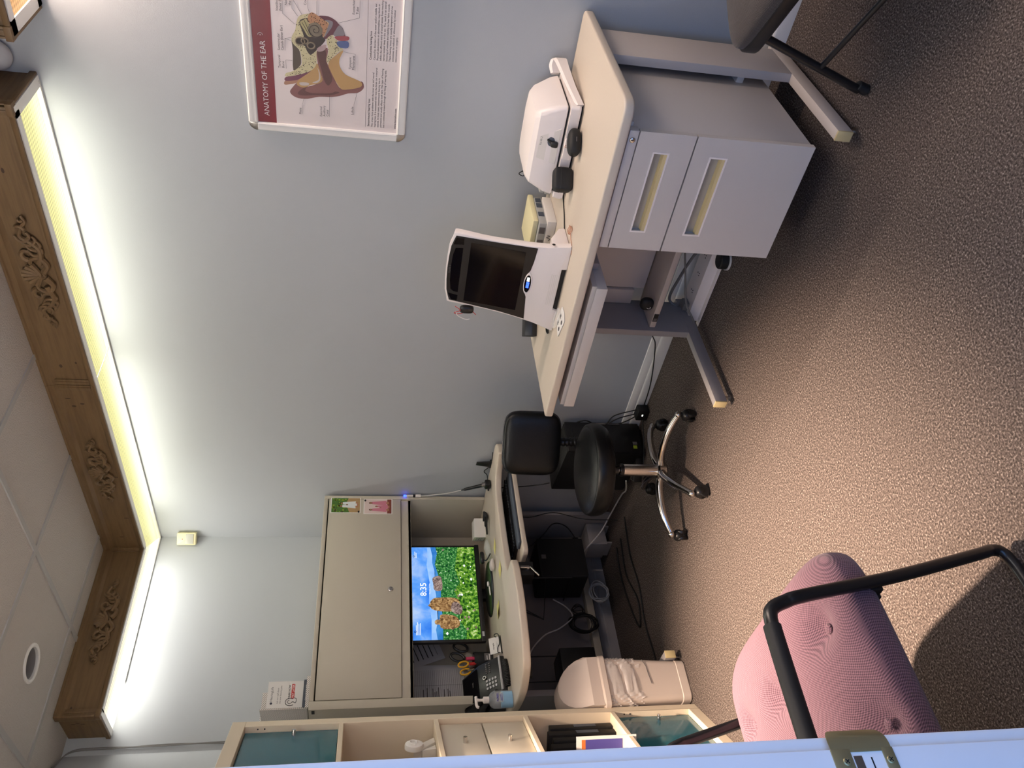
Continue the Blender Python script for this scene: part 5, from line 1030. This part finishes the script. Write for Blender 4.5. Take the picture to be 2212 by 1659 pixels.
# ------------------------------------------------------------------ purple armchair
t=thing('armchair','purple woven armchair with black tubular arms in front of the door','chair',(-2.12,-2.39,0))
tf=[(-2.045,-2.355),(-2.01,-2.59),(-2.03,-2.17),(-2.23,-2.40),(-2.225,-2.645),(-2.235,-2.17)]
def seatfn(x,y,z):
    X,Y=-2.125+x,-2.385+y
    if z>0:
        z*=1+.25*math.exp(-((x-.02)/.2)**2)
        for a,b in tf: z-=.030*math.exp(-((X-a)**2+(Y-b)**2)/.0016)+.010*math.exp(-((X-a)**2+(Y-b)**2)/.012)
    z-=.16*max(0,x-.19)**1.2
    return (X,Y,.435+z)
obj('seat_cushion',MB().sell(.285,.312,.066,.62,.38,None,0,150,70,seatfn),'purple_fabric',t,80)
for a,b in tf:
    z=seatfn(a+2.125,b+2.385,.066)[2]; obj('tuft_button',MB().sell(.011,.011,.005,1,1,M.Translation((a,b,z-.003)),0,14,8),'purple_fabric',t)
def backfn(x,y,z): return (-2.372+.10*0-.02+z*1.0-.10*(x/.25)*.25,-2.385+y,.72+x)
obj('backrest',MB().sell(.21,.30,.035,.6,.4,None,0,60,24,backfn),'purple_fabric',t,80)
def side(s,ya,yb):
    P=[(-2.40,ya,.50),(-2.40,ya,.62),(-2.385,ya,.672),(-2.33,ya,.682),(-2.20,ya,.676),(-2.10,ya,.671)]
    P2=[(-2.10,ya,.671),(-2.055,ya,.667),(-2.035,ya,.655),(-2.022,ya,.625),(-2.01,ya,.58),(-1.955,(ya*.6+yb*.4),.35),(-1.885,(ya*.15+yb*.85),.105),(-1.868,yb,.055),(-1.872,yb,.030),(-1.90,yb,.018),(-1.96,yb,.0145),(-2.20,yb,.0145),(-2.40,yb,.0145)]
    fr=obj('side_frame',MB().tube(crom(P,5)+crom(P2,6)[1:],.0130,14),'chair_tube',t,60)
    A=[(-2.335,ya,.683),(-2.30,ya,.681),(-2.20,ya,.677),(-2.10,ya,.672),(-2.072,ya,.670)]
    obj('arm_pad',MB().tube(crom(A,5),.0165,14),'arm_pad',fr)
side(-1,-2.722,-2.655); side(1,-2.055,-2.105)
obj('seat_bracket',MB().box((-2.35,-2.66,.372),(-2.31,-2.11,.392),.003).box((-1.99,-2.675,.385),(-1.955,-2.095,.400),.003).box((-1.985,-2.695,.388),(-1.955,-2.66,.432),.004),'black_plastic',t)
obj('rear_bar',MB().tube([(-2.40,-2.655,.0145),(-2.40,-2.105,.0145)],.013,12).tube([(-2.40,-2.722,.50),(-2.40,-2.055,.50)],.012,12),'chair_tube',t)
# ------------------------------------------------------------------ dark side chair at the near end of the table
A_=V((-.592,-3.160,0)); e1=V((.84,-.543,0)).normalized(); e2=V((-.543,-.84,0)).normalized()
t=thing('side_chair','dark tweed side chair with black legs by the near end of the table','chair',A_+e1*.24+e2*.24)
G=frame(A_,e1,e2)                                          # z axis points down for this pair, so build with signs
Gz=M(((e1.x,e2.x,0,A_.x),(e1.y,e2.y,0,A_.y),(0,0,1,0),(0,0,0,1)))
sq=roundpoly([(0,0),(.48,0),(.48,.48),(0,.48)],.06,6)
def flipfix(mb): bmesh.ops.recalc_face_normals(mb.bm,faces=mb.bm.faces[:]); return mb
obj('seat_pan',flipfix(MB().prism(sq,.372,.418,.010,3,mx=Gz)),'black_plastic',t)
def cf(x,y,z): return tuple(Gz@V((.24+x,.24+y,.414+max(z,0)+.012*(z>0)*math.cos(x*5)*math.cos(y*5))))
obj('seat_cushion',flipfix(MB().sell(.237,.237,.045,.55,.22,None,0,80,30,cf)),'tweed',t,80)
def leg(x0,y0,x1,y1):
    a=Gz@V((x0,y0,.376)); b=Gz@V((x1,y1,.0)); l=obj('leg',MB().cyl(a,b+V((0,0,.03)),.0125,n=16),'chair_tube',t)
    obj('leg_tip',MB().cyl(b+(a-b)*.10,b+V((0,0,.003)),.0155,.0165,n=16,bev=.002),'black_matte',l)
leg(.045,.055,-.03,-.03); leg(.045,.425,-.03,.50); leg(.43,.055,.50,-.03); leg(.43,.425,.50,.50)
obj('cross_bar',MB().cyl(Gz@V((.000,.000,.17)),Gz@V((.000,.47,.17)),.008,n=12),'chair_tube',t)
def bf(x,y,z): return tuple(Gz@V((.50+z+.12*(x+.1),.24+y,.70+x)))
obj('backrest',flipfix(MB().sell(.17,.22,.03,.6,.4,None,0,50,20,bf)),'tweed',t,80)
obj('back_post',flipfix(MB().box((.475,.03,.38),(.50,.07,.62),.006,mx=Gz).box((.475,.41,.38),(.50,.45,.62),.006,mx=Gz).box((.35,-.045,.475),(.475,-.01,.50),.006,mx=Gz).box((.46,-.045,.475),(.50,.05,.51),.006,mx=Gz)),'black_plastic',t)
solo('round_cap',MB().cyl((-.222,-2.235,.004),(-.222,-2.235,.040),.034,n=30,bev=.004).cyl((-.222,-2.235,0),(-.222,-2.235,.007),.038,n=30,mi=1),['black_matte','paper_grey'],'small round black cap with pale rim on the carpet beside the white power strip','cap')
FOC=1719.10
CAMM=M(((-0.103076,0.702724,-0.703956,-2.727802),(-0.149166,-0.710643,-0.687558,-3.951416),(-0.983425,0.034136,0.178073,1.403159),(0,0,0,1)))
# ------------------------------------------------------------------ camera and lights
def area(name,loc,sx,sy,power,col,rot=(0,0,0)):
    l=bpy.data.lights.new(name,'AREA'); l.shape='RECTANGLE'; l.size=sx; l.size_y=sy; l.energy=power; l.color=col
    o=bpy.data.objects.new(name,l); COL.objects.link(o); o.location=loc; o.rotation_euler=rot; return o
area('tube_lamp_near',(-.12,-2.02,2.55),.06,1.1,6.2,(1,.985,.86))
area('tube_lamp_far',(-.12,-.84,2.55),.06,1.1,6.8,(1,.985,.86))
area('tube_lamp_back',(-.62,-.12,2.55),.85,.06,7,(1,.97,.90))
area('tube_lamp_warm',(-.11,-3.9,2.49),.05,1.8,56,(1,.79,.66))
area('front_fill_light',(-1.5,-4.3,2.685),1.15,.55,8,(1,.95,.93))  # added fill without a fixture, lifts the room from its front end
area('left_fill_light',(-2.30,-2.35,2.60),.08,1.3,46,(1,.89,.78),(0,math.radians(60),0))  # added fill by the left wall, no fixture, brightens walls and cabinet fronts
s=bpy.data.lights.new('downlight_lamp','SPOT'); s.energy=1450; s.color=(1,.75,.57); s.spot_size=math.radians(55); s.spot_blend=1.0; s.shadow_soft_size=.05
o=bpy.data.objects.new('downlight_lamp',s); COL.objects.link(o); o.location=(holes[1][0],holes[1][1],2.69)
w=bpy.data.worlds.new('hall'); bpy.context.scene.world=w; w.use_nodes=True
w.node_tree.nodes['Background'].inputs[0].default_value=(.22,.46,1,1); w.node_tree.nodes['Background'].inputs[1].default_value=2.15
cd=bpy.data.cameras.new('camera'); cam=bpy.data.objects.new('camera',cd); COL.objects.link(cam)
cd.sensor_width=36; cd.sensor_fit='HORIZONTAL'; cd.lens=FOC*36/2212; cd.clip_start=.02
cam.matrix_world=CAMM
sc=bpy.context.scene; sc.camera=cam
sc.view_settings.view_transform='Standard'; sc.view_settings.look='None'; sc.view_settings.exposure=.27; sc.view_settings.gamma=1; sc.view_settings.use_curve_mapping=False
